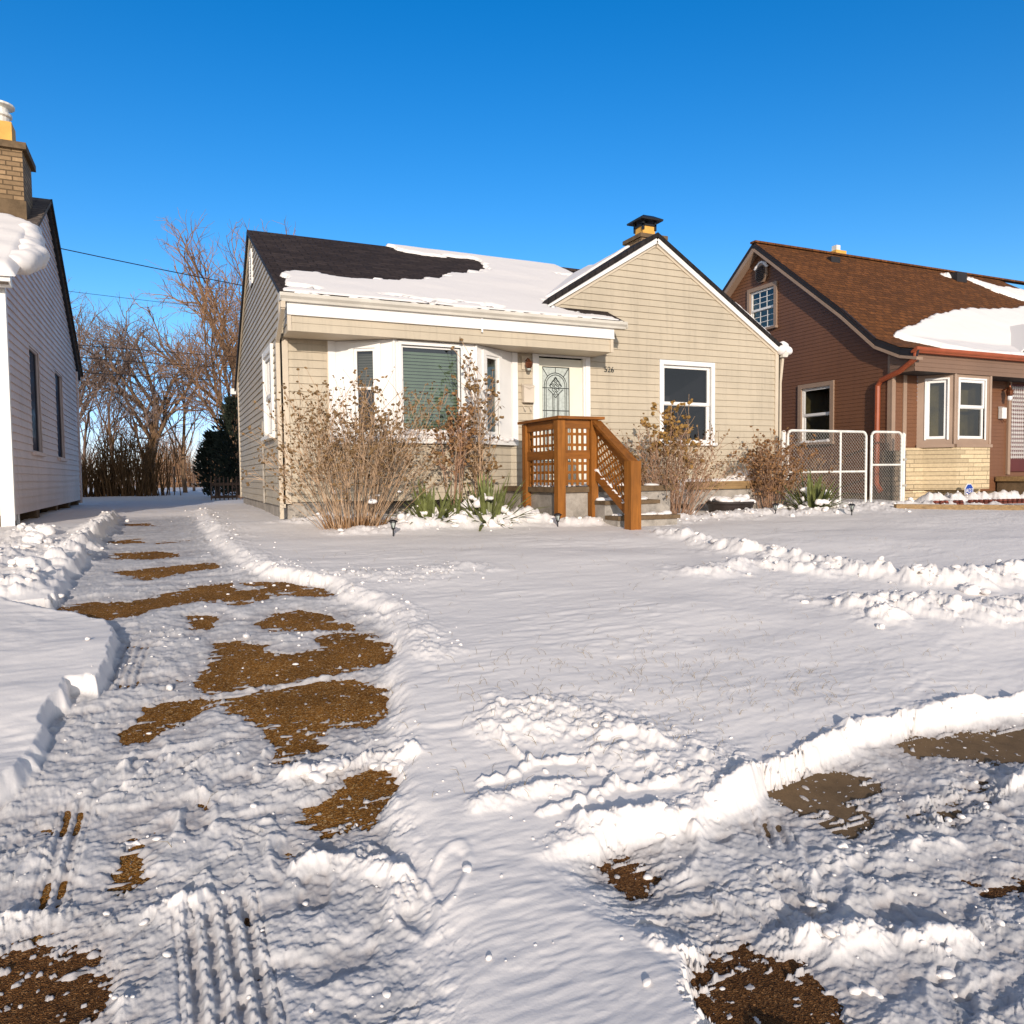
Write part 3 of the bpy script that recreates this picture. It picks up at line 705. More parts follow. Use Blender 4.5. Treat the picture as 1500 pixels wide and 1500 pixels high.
# chimney
ch = MB(); ch.box(7.80, 8.32, 11.45, 11.97, 4.6, 5.83); c = ch.build('chimney', 'brick', H)
mb = MB(); mb.box(7.765, 8.355, 11.415, 12.005, 5.83, 5.90); mb.build('crown', 'concrete_dark', c)
mb = MB(); mb.box(7.93, 8.19, 11.58, 11.84, 5.90, 6.10); mb.build('flue', 'flue', c)
mb = MB(); cxx, cyy = 8.06, 11.71
for sx in (-1, 1):
    for sy in (-1, 1): mb.box(cxx+sx*.13-.02, cxx+sx*.13+.02, cyy+sy*.13-.02, cyy+sy*.13+.02, 6.02, 6.20)
mb.box(cxx-.15, cxx+.15, cyy-.15, cyy+.15, 6.095, 6.125)
def frustum(mb, cx, cy, z0, z1, a, b):
    q = [(cx-a, cy-a, z0), (cx+a, cy-a, z0), (cx+a, cy+a, z0), (cx-a, cy+a, z0), (cx-b, cy-b, z1), (cx+b, cy-b, z1), (cx+b, cy+b, z1), (cx-b, cy+b, z1)]
    mb.add(q, [(3, 2, 1, 0), (4, 5, 6, 7), (0, 1, 5, 4), (1, 2, 6, 5), (2, 3, 7, 6), (3, 0, 4, 7)])
frustum(mb, cxx, cyy, 6.18, 6.21, .235, .24); frustum(mb, cxx, cyy, 6.21, 6.29, .24, .11); mb.build('chimney_cap', 'black_metal', c)
text_mesh('house_number', '526', .125, 'lead', H, (6.455, 10.384, 3.27))

# porch landing and steps
P = thing('porch_steps', 'grey concrete porch landing with three snowy steps before the front door', 'porch', (5.2, 9.2, .85))
mb = MB(); mb.box(4.58, 6.3, 8.56, 10.37, .6, 1.37); mb.build('landing', 'concrete', P)
mb = MB(); mb.box(4.53, 6.34, 8.51, 10.38, 1.37, 1.44); mb.build('tread', 'concrete_dark', P)
rng = random.Random(5)
for i, (y0, y1, z, x1) in enumerate(((8.18, 8.51, 1.26, 5.86), (7.88, 8.18, 1.075, 5.96), (7.58, 7.88, .90, 6.02))):
    mb = MB(); mb.box(5.03, x1-.03, y0+.03, y1+.02, .6, z-.05); mb.build('riser', 'concrete', P)
    mb = MB(); mb.box(5.02, x1, y0, y1+.01, z-.05, z); mb.build('tread', 'concrete_dark', P)
    mb = MB()
    for k in range(26): mb.blob((5.08+rng.random()*(x1-5.1), y1-.02-abs(rng.gauss(0, .09)), z+.005), rng.uniform(.025, .06), rng, (1.4, 1, .6))
    mb.snow('step_snow', P)
mb = MB()
for k in range(40): mb.blob((4.65+rng.random()*1.5, 8.6+rng.random()*1.2, 1.445), rng.uniform(.04, .09), rng, (1.6, 1.4, .35))
mb.snow('landing_snow', P)

# wooden railing
W = thing('wooden_railing', 'orange stained wooden porch railing with lattice panels and sloping handrail', 'railing', (4.8, 8.4, .9))
def post(x, y, z0, z1, s): m = MB(); m.box(x-s/2, x+s/2, y-s/2, y+s/2, z0, z1); m.build('post', 'wood', W)
post(4.55, 9.48, .8, 2.30, .105); post(4.55, 8.52, .8, 2.31, .11); post(5.03, 8.50, .8, 2.31, .10); post(5.06, 7.62, .7, 1.755, .145)
mb = MB(); mb.box(4.47, 4.63, 8.40, 9.62, 2.31, 2.345); mb.build('cap_rail', 'wood_y', W)
mb = MB(); mb.box(4.63, 5.16, 8.41, 8.58, 2.309, 2.344); mb.build('cap_rail', 'wood_x', W)
mb = MB()
for z0, z1 in ((2.19, 2.305), (1.80, 1.915)): mb.box(4.525, 4.565, 8.58, 9.42, z0, z1)
mb.islands('rail', 'wood_y', W)
mb = MB()
for z0, z1 in ((2.19, 2.304), (1.80, 1.914)): mb.box(4.61, 4.975, 8.48, 8.52, z0, z1)
mb.islands('rail', 'wood_x', W)
def lattice_y(z0, z1):
    m = MB(); n = 8
    for i in range(n): y = 8.60+i*(.80/(n-1)); m.box(4.540, 4.548, y-.018, y+.018, z0, z1)
    k = max(2, int((z1-z0)/.11))
    for i in range(k): z = z0+(i+.5)*(z1-z0)/k; m.box(4.5485, 4.556, 8.58, 9.42, z-.018, z+.018)
    m.build('lattice', 'wood', W)
def lattice_x(z0, z1):
    m = MB(); n = 5
    for i in range(n): x = 4.64+i*(.31/(n-1)); m.box(x-.018, x+.018, 8.492, 8.50, z0, z1)
    k = max(2, int((z1-z0)/.11))
    for i in range(k): z = z0+(i+.5)*(z1-z0)/k; m.box(4.61, 4.975, 8.5005, 8.508, z-.018, z+.018)
    m.build('lattice', 'wood', W)
for a in ((1.915, 2.19), (1.46, 1.80)): lattice_y(*a); lattice_x(*a)
# sloping handrail and its diagonal lattice
a, b = Vector((5.06, 8.46, 2.28)), Vector((5.06, 7.60, 1.735))
mb = MB(); mb.beam(a, b, .13, .04); mb.beam(a-Vector((0, .0, .075)), b-Vector((0, -.05, .06)), .04, .10); mb.build('handrail', 'wood_y', W)
a2, b2 = Vector((5.06, 8.46, 1.60)), Vector((5.06, 7.68, 1.12)); mb = MB(); mb.beam(a2, b2, .045, .11); mb.islands('rail', 'wood_y', W)
mb = MB(); sl = (b-a); 
def inside(y): t = (8.46-y)/.80; return (1.62+(-.49)*t, 2.22+(-.52)*t)
for s in (1, -1):
    for i in range(-14, 16):
        pts = []
        for k in range(61):
            y = 8.46-.80*k/60; z = 1.7+i*.105+s*(8.46-y)*1.0-(8.46-y)*.6
            lo, hi = inside(y)
            if lo <= z <= hi: pts.append((5.06+(.004 if s > 0 else -.004), y, z))
        if len(pts) > 3: mb.beam(pts[0], pts[-1], .007, .032, (1, 0, 0)) if False else mb.obox(Vector(pts[0])-Vector((.0035, 0, .018)), Vector(pts[-1])-Vector(pts[0]), (.007, 0, 0), (0, 0, .036))
mb.build('lattice', 'wood', W)
mb = MB()
for i in range(14): t = i/13; p = a2+(b2-a2)*t; mb.blob((p.x, p.y, p.z+.055), .026, rng, (1, 2.0, .6))
mb.snow('rail_snow', W)

# small things on the front wall
o = thing('wall_mailbox', 'beige metal mailbox on the siding left of the front door', 'mailbox', (4.985, 10.37, 2.70))
mb = MB(); mb.box(4.90, 5.07, 10.29, 10.386, 2.70, 2.95); mb.build('body', 'mailbox', o)
mb = MB(); mb.prism([(4.893, 10.386, 2.99), (4.893, 10.386, 2.952), (4.893, 10.28, 2.93), (4.893, 10.28, 2.945)], (.184, 0, 0)); mb.tube([(4.93, 10.282, 2.93), (4.985, 10.276, 2.90), (5.04, 10.282, 2.93)], .005); mb.build('lid', 'mailbox', o)
mb = MB()
for x in (4.93, 5.03): mb.tube([(x, 10.385, 2.66), (x, 10.34, 2.60), (x, 10.31, 2.58), (x, 10.29, 2.61)], .006)
mb.islands('newspaper_hook', 'mailbox', o)
o = thing('porch_lantern', 'aged copper wall lantern under the soffit beside the front door', 'lantern', (4.965, 10.33, 3.27))
mb = MB(); mb.box(4.90, 5.02, 10.36, 10.388, 3.20, 3.40); mb.build('back_plate', 'beige_trim', o)
mb = MB(); mb.tube([(4.965, 10.36, 3.33), (4.965, 10.29, 3.36), (4.965, 10.25, 3.33)], .011); mb.lathe((4.965, 10.25, 3.20), [(.02, 0), (.045, .02), (.06, .075), (.062, .09), (.03, .115), (.012, .14)], 10); mb.build('lamp_shade', 'copper', o)
mb = MB(); mb.lathe((4.965, 10.25, 3.17), [(.012, 0), (.03, .012), (.032, .03)], 10); mb.build('lamp_glass', 'door_glass', o)
# ================================================================== RIGHT NEIGHBOUR
G = thing('brown_house', 'dark brown sided house with brown shingle roof, rust red gutter and yellow stone base', 'house', (17.5, 10.45, .9))
w1 = (11.95, 12.76, 2.25, 3.46); w2 = (13.62, 14.42, 5.02, 5.96)
mb = MB(); siding(mb, (13, 0, 0), (0, 1, 0), NX, [(10.45, 1.15), (17.9, 1.15), (17.9, 4.0), (14.14, 6.98), (11.57, 4.92), (10.72, 4.16), (10.45, 4.05)], [w1, w2], .078, .009); mb.build('wall', 'brown', G)
mb = MB(); siding(mb, (0, 10.45, 0), (1, 0, 0), NY, [(13, 1.15), (25, 1.15), (25, 3.9), (13, 3.9)], [(13.72, 15.70, 1.2, 3.5), (16.62, 17.6, 1.55, 3.47)], .078, .009); mb.build('wall', 'brown', G)
mb = MB(); mb.quad((13, 17.9, 1), (25, 17.9, 1), (25, 17.9, 4), (13, 17.9, 4)); mb.quad((25, 10.45, 1), (25, 17.9, 1), (25, 17.9, 6), (25, 10.45, 4)); mb.build('wall', 'brown', G)
window(G, (13, 0, 0), (0, 1, 0), NX, *w1, mid=2.86, casing=.095, proud=.04, depth=.06, case_mat='brown_trim', back='interior_y', room=.7, sash=.055, snow=True)
window(G, (13, 0, 0), (0, 1, 0), NX, *w2, mid=5.50, casing=.09, proud=.04, depth=.05, case_mat='brown_trim', back='curtain', room=.3, sash=.05, glass='glass_blue', muntins=3)
# roof: flared front slope
prof = [(14.14, 7.09), (11.57, 5.02), (10.72, 4.25), (10.15, 3.98), (9.78, 3.90)]
def zG(x, y): return np.interp(y, [p[0] for p in prof[::-1]], [p[1] for p in prof[::-1]])
mb = MB(); x0, x1 = 12.82, 25.2; th = .05
for (ya, za), (yb, zb) in zip(prof, prof[1:]):
    for (a, b) in ((x0, 21.8), (21.8, x1)):
        if a == x0: q = [(a, ya, za), (a, yb, zb), (b, yb, zb), (b, ya, za)]
        else:
            hip = lambda y: 21.8+(14.14-y)*1.05
            q = [(21.8, ya, za), (21.8, yb, zb), (hip(yb), yb, zb), (hip(ya)+1e-3, ya, za)]
        mb.quad(*q)
        mb.quad(*[(p[0], p[1], p[2]-th) for p in q[::-1]])
mb.quad((x0, 14.14, 7.09), (21.8, 14.14, 7.09), (21.8, 18.3, 3.75), (x0, 18.3, 3.75)); mb.quad((x0, 9.78, 3.85), (x1, 9.78, 3.85), (x1, 9.78, 3.90), (x0, 9.78, 3.90))
rfG = mb.build('roof', 'shingle_brown', G)
mb = MB()
for (ya, za), (yb, zb) in zip(prof, prof[1:]): mb.beam((12.85, ya, za-.085), (12.85, yb, zb-.085), .05, .13)
mb.beam((12.85, 14.14, 7.0), (12.85, 18.3, 3.66), .05, .13); mb.islands('rake_board', 'trim_and_shade_dark', G)  # near-black bands paint in the shadow under the rake
mb = MB()
for (ya, za), (yb, zb) in zip(prof, prof[1:]): mb.beam((12.90, ya, za-.185), (12.90, yb, zb-.185), .18, .055)
mb.beam((12.90, 14.14, 6.90), (12.90, 18.3, 3.56), .19, .10); mb.build('rake_trim', 'brown_trim', G)
mb = MB(); mb.box(12.80, 24, 14.05, 14.23, 7.06, 7.105); mb.build('ridge_cap', 'shingle_brown', G)
sn = [(13.54, 10.80), (13.6, 10.9), (14.6, 11.2), (15.62, 11.56), (16.79, 11.9), (17.67, 12.09), (19.28, 12.3), (20.6, 12.6), (24, 12.9), (24.6, 9.9), (18, 9.84), (15.33, 10.0), (14.53, 10.16), (14.15, 10.5)]
roof_snow(rfG, 13.3, 24.4, 9.79, 14.0, zG, .10, [], [sn, [(20.0, 13.85), (20.9, 13.55), (24, 13.6), (24.4, 13.1), (22, 12.95), (21.1, 13.0), (20.5, 13.3)], [(19.1, 13.9), (19.35, 13.86), (19.4, 13.74), (19.15, 13.78)], [(19.8, 13.88), (20.05, 13.84), (20.05, 13.78), (19.8, 13.8)]], seed=31, step=.035)
mb = MB(); mb.box(14.85, 15.15, 13.68, 13.98, 6.68, 6.86); mb.build('roof_vent', 'trim_and_shade_dark', rfG)
mb = MB(); mb.box(19.35, 19.75, 13.6, 13.95, 6.66, 6.92); mb.build('roof_vent', 'trim_and_shade_dark', rfG)
c = MB(); c.box(15.80, 16.16, 14.4, 14.76, 6.4, 7.32); c = c.build('chimney', 'flue', G)
mb = MB(); mb.box(15.86, 16.0, 14.45, 14.6, 7.32, 7.46); mb.build('flue', 'galv', c)
mb = MB(); mb.box(15.78, 16.5, 14.2, 14.4, 7.08, 7.14); mb.build('chimney_snow', 'snow_plain', c)
# gable vent with snow cap
mb = MB(); n = 8; ring = [(0, 14.02+.205*math.cos(R(22.5+45*i)), 6.34+.235*math.sin(R(22.5+45*i))) for i in range(n)]
mb.prism([(12.985, y, z) for _, y, z in ring], (-.05, 0, 0)); v = mb.build('vent', 'brown_trim', G)
mb = MB()
for i in range(8):
    z = 6.18+i*.045; w = .15 if 1 <= i <= 6 else .10
    mb.obox((12.93, 14.02-w, z), (0, 2*w, 0), (-.03, 0, -.03), (0, 0, .008))
mb.build('louvre', 'trim_and_shade_dark', v)
mb = MB()
for i in range(12): a = R(30+120*i/11); mb.blob((12.945, 14.02+.21*math.cos(a), 6.34+.25*math.sin(a)), .04, rng, (.8, 1.2, .7))
mb.snow('vent_snow', v)
# front overhang, gutter, spout
mb = MB(); siding(mb, (0, 9.90, 0), (1, 0, 0), NY, [(12.92, 3.50), (25, 3.50), (25, 3.83), (12.92, 3.83)], (), .085, .008); siding(mb, (12.92, 0, 0), (0, 1, 0), NX, [(9.90, 3.50), (10.44, 3.50), (10.44, 3.98), (9.90, 3.84)], (), .085, .008)
mb.build('overhang', m_siding('brown_siding_front_lit', (.20, .122, .080)), G)  # same brown siding, its colour lightened for the sunlit front
mb = MB(); mb.quad((12.92, 9.9, 3.503), (25, 9.9, 3.503), (25, 10.45, 3.503), (12.92, 10.45, 3.503)); mb.build('soffit', 'trim_and_shade_dark', G)
mb = MB(); mb.prism([(12.80, y, z) for y, z in [(9.89, 3.825), (9.80, 3.825), (9.785, 3.85), (9.76, 3.88), (9.755, 3.93), (9.775, 3.93), (9.89, 3.86)]], (12.2, 0, 0)); mb.build('gutter', 'rust', G)
mb = MB()
mb.tube([(12.86, 9.83, 3.83), (12.86, 9.84, 3.72), (12.885, 10.2, 3.52), (12.90, 10.62, 3.40), (12.915, 10.71, 3.30), (12.915, 10.71, 2.2), (12.915, 10.71, 1.35), (12.90, 10.60, 1.20)], .052, n=8); mb.build('downspout', 'rust', G)
mb = MB(); mb.box(12.97, 13.07, 10.42, 10.448, 1.15, 3.5); mb.box(12.972, 12.999, 10.422, 10.53, 1.15, 4.02); mb.box(13.30, 13.40, 10.425, 10.449, 2.1, 3.5); mb.islands('corner_board', 'brown_trim', G)
# bay
B2 = [(13.72, 10.447), (14.13, 9.93), (15.20, 9.93), (15.62, 10.447)]
mb = MB(); fc = []
for (a, b) in zip(B2, B2[1:]):
    A = Vector((*a, 0)); D = Vector((b[0]-a[0], b[1]-a[1], 0)); L = D.length; U = D/L; N = Vector((U.y, -U.x, 0)); fc.append((A, U, N, L))
hs = [(.17, .53, 2.23, 3.40), (.12, .90, 2.23, 3.40), (.15, .5, 2.23, 3.40)]
for (A, U, N, L), h in zip(fc, hs): panel(mb, A, U, N, 0, L, 2.12, 3.50, [h], .06)
bayG = mb.build('bay_window', 'brown_trim', G)
for i, ((A, U, N, L), h) in enumerate(zip(fc, hs)):
    window(bayG, A, U, N, *h, mid=(2.86 if i == 1 else None), casing=.035, proud=.018, depth=.05, case_mat='white', back='interior_y' if i < 2 else 'interior', room=.3 if i == 1 else .12, sash=.055, sill=False, blinds=None)
mb = MB()
for x, y in (B2[1], B2[2]): mb.tube([(x, y, 2.125), (x, y, 3.498)], .03, n=8)
for (A, U, N, L) in fc: mb.obox(A+Vector((0, 0, 2.06)), U*L, N*.06, (0, 0, .06))
mb.build('trim', 'brown_trim', bayG)
mb = MB()
S2 = [(13.38, 10.44), (13.80, 10.36), (14.16, 9.90), (15.18, 9.90), (15.66, 10.40), (15.70, 10.44)]
mb.prism([(x, y, 1.22) for x, y in S2], (0, 0, .84)); mb.build('stone_skirt', 'stone', G)
mb = MB(); mb.prism([(13.3, 10.44, .8), (13.34, 10.38, .8), (15.62, 10.38, .8), (15.7, 10.44, .8)], (0, 0, .40)); mb.build('stone_foundation', 'stone', G)
mb = MB(); mb.box(12.96, 13.37, 10.40, 10.44, .8, 2.0); mb.box(12.96, 12.995, 10.40, 10.62, .8, 2.0); mb.build('stone_corner', m_stone('brown_corner_stone', (.20, .15, .10), .2, .1, .012, ('XY', 'Z')), G)
mb = MB(); mb.box(13.03, 24.9, 10.48, 17.8, .5, 1.15); mb.build('foundation', 'concrete_dark', G)
# door with grille, stoop
mb = MB(); mb.box(16.55, 16.64, 10.40, 10.448, 1.5, 3.5); mb.box(16.05, 16.50, 10.425, 10.447, 1.5, 3.3) if False else None; mb.build('door_frame', 'brown_trim', G)
mb = MB(); mb.box(16.64, 17.58, 10.44, 10.48, 1.56, 3.46); dG = mb.build('door', m_plain('dark_red_door', (.10, .022, .02), .5, .1, 3), G)
mb = MB()
for i in range(13):
    x = 16.68+i*.07
    for k in range(18):
        z = 1.86+k*.088; mb.tube([(x, 10.425, z), (x+.022, 10.425, z+.022), (x, 10.425, z+.044), (x-.022, 10.425, z+.022), (x, 10.425, z)], .006, n=3, cap=False)
    mb.tube([(x+.035, 10.425, 1.84), (x+.035, 10.425, 3.42)], .006, n=4)
mb.build('grille', 'white', dG)
mb = MB(); mb.box(16.2, 18.2, 9.6, 10.4, .6, 1.36); mb.build('stoop', 'concrete_dark', G)
mb = MB(); mb.box(16.15, 18.25, 9.55, 10.4, 1.36, 1.46); mb.build('stoop_slab', 'timber', G)
# small entry gable at the right edge
mb = MB(); mb.prism([(16.75, 10.3, 4.02), (19.55, 10.3, 4.02), (18.15, 10.3, 4.85)], (0, 1.3, 0)); eg = mb.build('entry_gable', 'brown_trim', G)
mb = MB(); mb.beam((16.6, 10.24, 3.97), (18.17, 10.24, 4.90), .10, .09); mb.beam((18.13, 10.24, 4.90), (19.7, 10.24, 3.97), .10, .09); mb.islands('rake_board', 'trim_and_shade_dark', eg)
mb = MB(); mb.beam((16.62, 10.98, 4.03), (18.17, 10.98, 4.95), 1.38, .07); mb.beam((18.13, 10.98, 4.95), (19.68, 10.98, 4.03), 1.38, .07); mb.build('roof_snow', 'snow_plain', eg)
o = thing('door_lantern', 'brass wall lantern with glass cup beside the white grille door', 'lantern', (16.35, 10.4, 3.2))
mb = MB(); mb.lathe((16.36, 10.27, 3.16), [(.03, 0), (.06, .03), (.075, .12), (.02, .20), (.012, .30)], 10); mb.tube([(16.36, 10.44, 3.30), (16.36, 10.27, 3.36)], .015); mb.build('lamp_shade', 'copper', o)
mb = MB(); mb.lathe((16.36, 10.27, 3.08), [(.03, 0), (.05, .03), (.05, .09)], 10); mb.build('lamp_glass', 'sign_white', o)
o = thing('white_mailbox', 'small white metal mailbox on the brown wall below the brass lantern', 'mailbox', (16.33, 10.4, 2.7))
mb = MB(); mb.box(16.25, 16.40, 10.35, 10.43, 2.70, 2.93); mb.build('body', 'white', o)
mb = MB(); mb.prism([(16.24, 10.43, 2.96), (16.24, 10.43, 2.932), (16.24, 10.34, 2.932)], (.17, 0, 0)); mb.build('lid', 'white', o)
mb = MB()
for x in (16.28, 16.37): mb.tube([(x, 10.42, 2.68), (x, 10.36, 2.62), (x, 10.33, 2.66)], .006)
mb.islands('newspaper_hook', 'copper', o)

# ================================================================== LEFT NEIGHBOUR
K = thing('grey_house', 'grey mauve sided house in shade at the left edge with snow sliding off its roof', 'house', (-5.5, 11.1, .9))
kw1 = (12.78, 13.68, 2.02, 3.55); kw2 = (15.46, 16.42, 2.0, 3.55)
mb = MB(); siding(mb, (-1.8, 0, 0), (0, 1, 0), (1, 0, 0), [(11.1, 1.17), (18.9, 1.17), (18.9, 4.08), (15.2, 6.32), (11.1, 4.08)], [kw1, kw2], .105, .019); mb.build('wall', 'mauve', K)
mb = MB(); siding(mb, (0, 11.1, 0), (1, 0, 0), NY, [(-9, 1.17), (-1.8, 1.17), (-1.8, 4.08), (-9, 4.08)], [(-4.6, -3.2, 2.1, 3.5)], .105); mb.build('wall', 'beige', K)
mb = MB(); mb.quad((-9, 18.9, 1.1), (-1.8, 18.9, 1.1), (-1.8, 18.9, 4.1), (-9, 18.9, 4.1)); mb.quad((-9, 11.1, 1.1), (-9, 18.9, 1.1), (-9, 18.9, 4.1), (-9, 11.1, 4.1)); mb.quad((-9, 11.1, 1.175), (-1.81, 11.1, 1.175), (-1.81, 18.9, 1.175), (-9, 18.9, 1.175)); mb.build('wall', 'mauve', K)
for h in (kw1, kw2): window(K, (-1.8, 0, 0), (0, 1, 0), (1, 0, 0), *h, mid=None, casing=.03, proud=.012, depth=.028, case_mat='mauve', frame_mat='mauve', back='pane_sky_blue', room=.03, sash=.022, glass='glass_dull')
window(K, (0, 11.1, 0), (1, 0, 0), NY, -4.6, -3.2, 2.1, 3.5, mid=2.8, snow=True)
zK = lambda x, y: 4.13+.55*(y-11.05); zK2 = lambda x, y: 6.41-.60*(y-15.2)
rfK = roof_slab('roof', 'shingle_tan', K, [(-9.2, 10.85), (-1.70, 10.85), (-1.70, 15.2), (-9.2, 15.2)], zK, .06)
mb = MB(); t = [Vector((x, y, zK2(x, y))) for x, y in [(-9.2, 15.2), (-1.70, 15.2), (-1.70, 19.3), (-9.2, 19.3)]]; mb.prism([p-Vector((0, 0, .06)) for p in t], (0, 0, .06)); mb.build('roof', 'shingle_tan', K)
mb = MB(); mb.beam((-1.765, 15.2, 6.30), (-1.765, 19.28, 3.84), .05, .07); mb.beam((-1.70, 15.15, 6.385), (-1.70, 19.32, 3.915), .025, .05); mb.islands('rake_board', 'trim_and_shade_dark', K)
mb = MB(); mb.box(-1.92, -1.775, 11.07, 11.098, .98, 4.06); mb.box(-1.798, -1.772, 11.072, 11.15, 1.1, 4.06); mb.islands('corner_board', 'white', K)
mb = MB(); mb.box(-1.80, -1.76, 18.84, 18.94, 1.1, 3.95); mb.build('downspout', 'mauve', K)
mb = MB(); mb.prism([(-9.3, y, z) for y, z in [(10.98, 3.95), (10.90, 3.95), (10.87, 3.98), (10.84, 4.0), (10.84, 4.09), (10.98, 4.09)]], (7.62, 0, 0)); mb.build('gutter', 'white', K)
mb = MB()
for i, y in enumerate((11.22, 13.3, 15.4, 17.2, 18.7)): mb.box(-2.06, -1.83, y-.14, y+.14, .4, 1.17)
mb.islands('pier', 'concrete_dark', K)
mb = MB(); mb.box(-2.30, -2.26, 11.3, 18.8, .4, 1.17); mb.box(-8.9, -2.26, 11.25, 11.29, .4, 1.17); mb.islands('crawl_shade_sheet', 'trim_and_shade_dark', K)  # near-black sheets stand in for the darkness of the open crawl space
mb = MB(); mb.tube([(-1.83, 11.62, 1.17), (-1.83, 11.62, .98), (-1.80, 11.50, .95)], .028, n=7); mb.build('pipe', 'white', K)
roof_snow(rfK, -9.0, -1.62, 10.80, 13.75, zK, .20, [], [[(-9, 10.7), (-1.5, 10.7), (-1.5, 12.6), (-1.62, 13.0), (-1.8, 13.2), (-2.1, 13.3), (-2.6, 13.33), (-9, 13.2)]], seed=41, step=.03, edge=.12)
mb = MB(); rng = random.Random(12)
for i in range(190):
    t = rng.random(); y = 11.35+1.55*t; z = zK(0, y)
    dx = .26*math.sin(math.pi*min(1, .15+t*.95))*(.6+.4*rng.random())
    mb.blob((-1.72+dx*rng.uniform(.0, .95), y+rng.uniform(-.08, .08), z+.06-.16*dx/.3*rng.random()), rng.uniform(.10, .15), rng, (1, 1.4, .75), .10)
for i in range(14): mb.blob((-1.85+rng.uniform(-.06, .10), 11.15+rng.uniform(-.1, .25), 4.25+rng.uniform(-.08, .08)), rng.uniform(.07, .11), rng)
sk = mb.snow('roof_snow', rfK)
rm = sk.modifiers.new('melt', 'REMESH'); rm.mode = 'VOXEL'; rm.voxel_size = .03; rm.use_smooth_shade = True
sm = sk.modifiers.new('soft', 'SMOOTH'); sm.iterations = 14; sm.factor = .5
c = MB(); c.box(-2.60, -1.90, 13.72, 14.55, 5.3, 6.63); c = c.build('chimney', 'brick', K)
mb = MB(); mb.box(-2.66, -1.84, 13.66, 14.61, 6.63, 6.73); mb.build('crown', 'concrete_dark', c)
mb = MB(); mb.box(-2.62, -1.87, 13.69, 14.57, 5.2, 5.86); mb.build('flashing', 'concrete_dark', c)
mb = MB(); mb.box(-2.40, -2.05, 13.90, 14.25, 6.73, 7.10); mb.build('flue', 'flue', c)
mb = MB(); mb.lathe((-2.22, 14.08, 7.10), [(.13, 0), (.13, .10), (.16, .12), (.16, .16), (.12, .18), (.12, .24), (.20, .27), (.20, .30), (.03, .37)], 16); mb.build('chimney_cap', 'galv', c)

# ================================================================== gate between the two houses
def gate_post(x, y, label):
    o = thing('gate_post', label, 'post', (x, y, .9), 'gate posts')
    mb = MB(); mb.tube([(x, y, .85), (x, y, 2.30)], .038, n=10); mb.build('pipe', 'galv', o)
    mb = MB(); mb.lathe((x, y, 2.30), [(.042, -.03), (.042, .01), (.02, .035)], 10); mb.build('cap', 'galv', o)
    mb = MB(); mb.box(x-.05, x+.05, y-.045, y+.045, 1.80, 1.84); mb.box(x-.05, x+.05, y-.045, y+.045, 1.30, 1.34); mb.islands('hinge', 'wire', o)
gate_post(9.86, 10.1, 'white gate post beside the corner of the beige house'); gate_post(12.90, 10.1, 'white gate post beside the yellow stone base')
def gate_leaf(x0, x1, y, z0, z1, bar, upright, label):
    o = thing('gate', label, 'gate', ((x0+x1)/2, y, z0), 'chain link gate leaves')
    r = .024; c = .10; pts = [(x0, y, z0), (x0, y, z1-c)]
    for k in range(1, 6): a = R(180-18*k); pts.append((x0+c+c*math.cos(a), y, z1-c+c*math.sin(a)))
    for k in range(0, 6): a = R(90-18*k); pts.append((x1-c+c*math.cos(a), y, z1-c+c*math.sin(a)))
    pts += [(x1, y, z0)]
    mb = MB(); mb.tube(pts, r, n=8); mb.tube([(x0, y, z0+.02), (x1, y, z0+.02)], r*.9, n=8); mb.build('frame', 'galv', o)
    mb = MB(); mb.tube([(x0, y, bar), (x1, y, bar)], r*.85, n=8)
    if upright: mb.tube([(upright, y, z0), (upright, y, z1)], r*.85, n=8)
    mb.build('brace', 'galv', o)
    mb = MB(); s = .068; H_ = z1-z0-.04; Wd = x1-x0
    for sg in (1, -1):
        k = -int(H_/s)-1
        while k*s < Wd+H_:
            a = k*s; p = []
            for t in (0, 1):
                z = z0+.02+H_*t; x = x0+a+(H_*t if sg > 0 else H_*(1-t)); p.append((x, z))
            (xa, za), (xb, zb) = p
            # clip to the frame
            def clip(xa, za, xb, zb):
                t0, t1 = 0, 1
                for lo in ((xa-x0, xb-xa), (x1-xa, -(xb-xa))):
                    q, d = lo
                    if abs(d) < 1e-9: continue
                    t = -q/d
                    if d > 0: t0 = max(t0, t)
                    else: t1 = min(t1, t)
                return t0, t1
            t0, t1 = clip(xa, za, xb, zb)
            if t1-t0 > .02: mb.tube([(xa+(xb-xa)*t0, y+.012*sg, za+(zb-za)*t0), (xa+(xb-xa)*t1, y+.012*sg, za+(zb-za)*t1)], .0031, n=3, cap=False)
            k += 1
    mb.build('chain_mesh', 'wire', o)
gate_leaf(9.99, 11.93, 10.13, .98, 2.34, 1.60, 11.27, 'wide white chain link gate leaf next to the beige house')
gate_leaf(11.99, 12.80, 10.06, .98, 2.34, 1.72, None, 'narrow white chain link gate leaf next to the stone base')

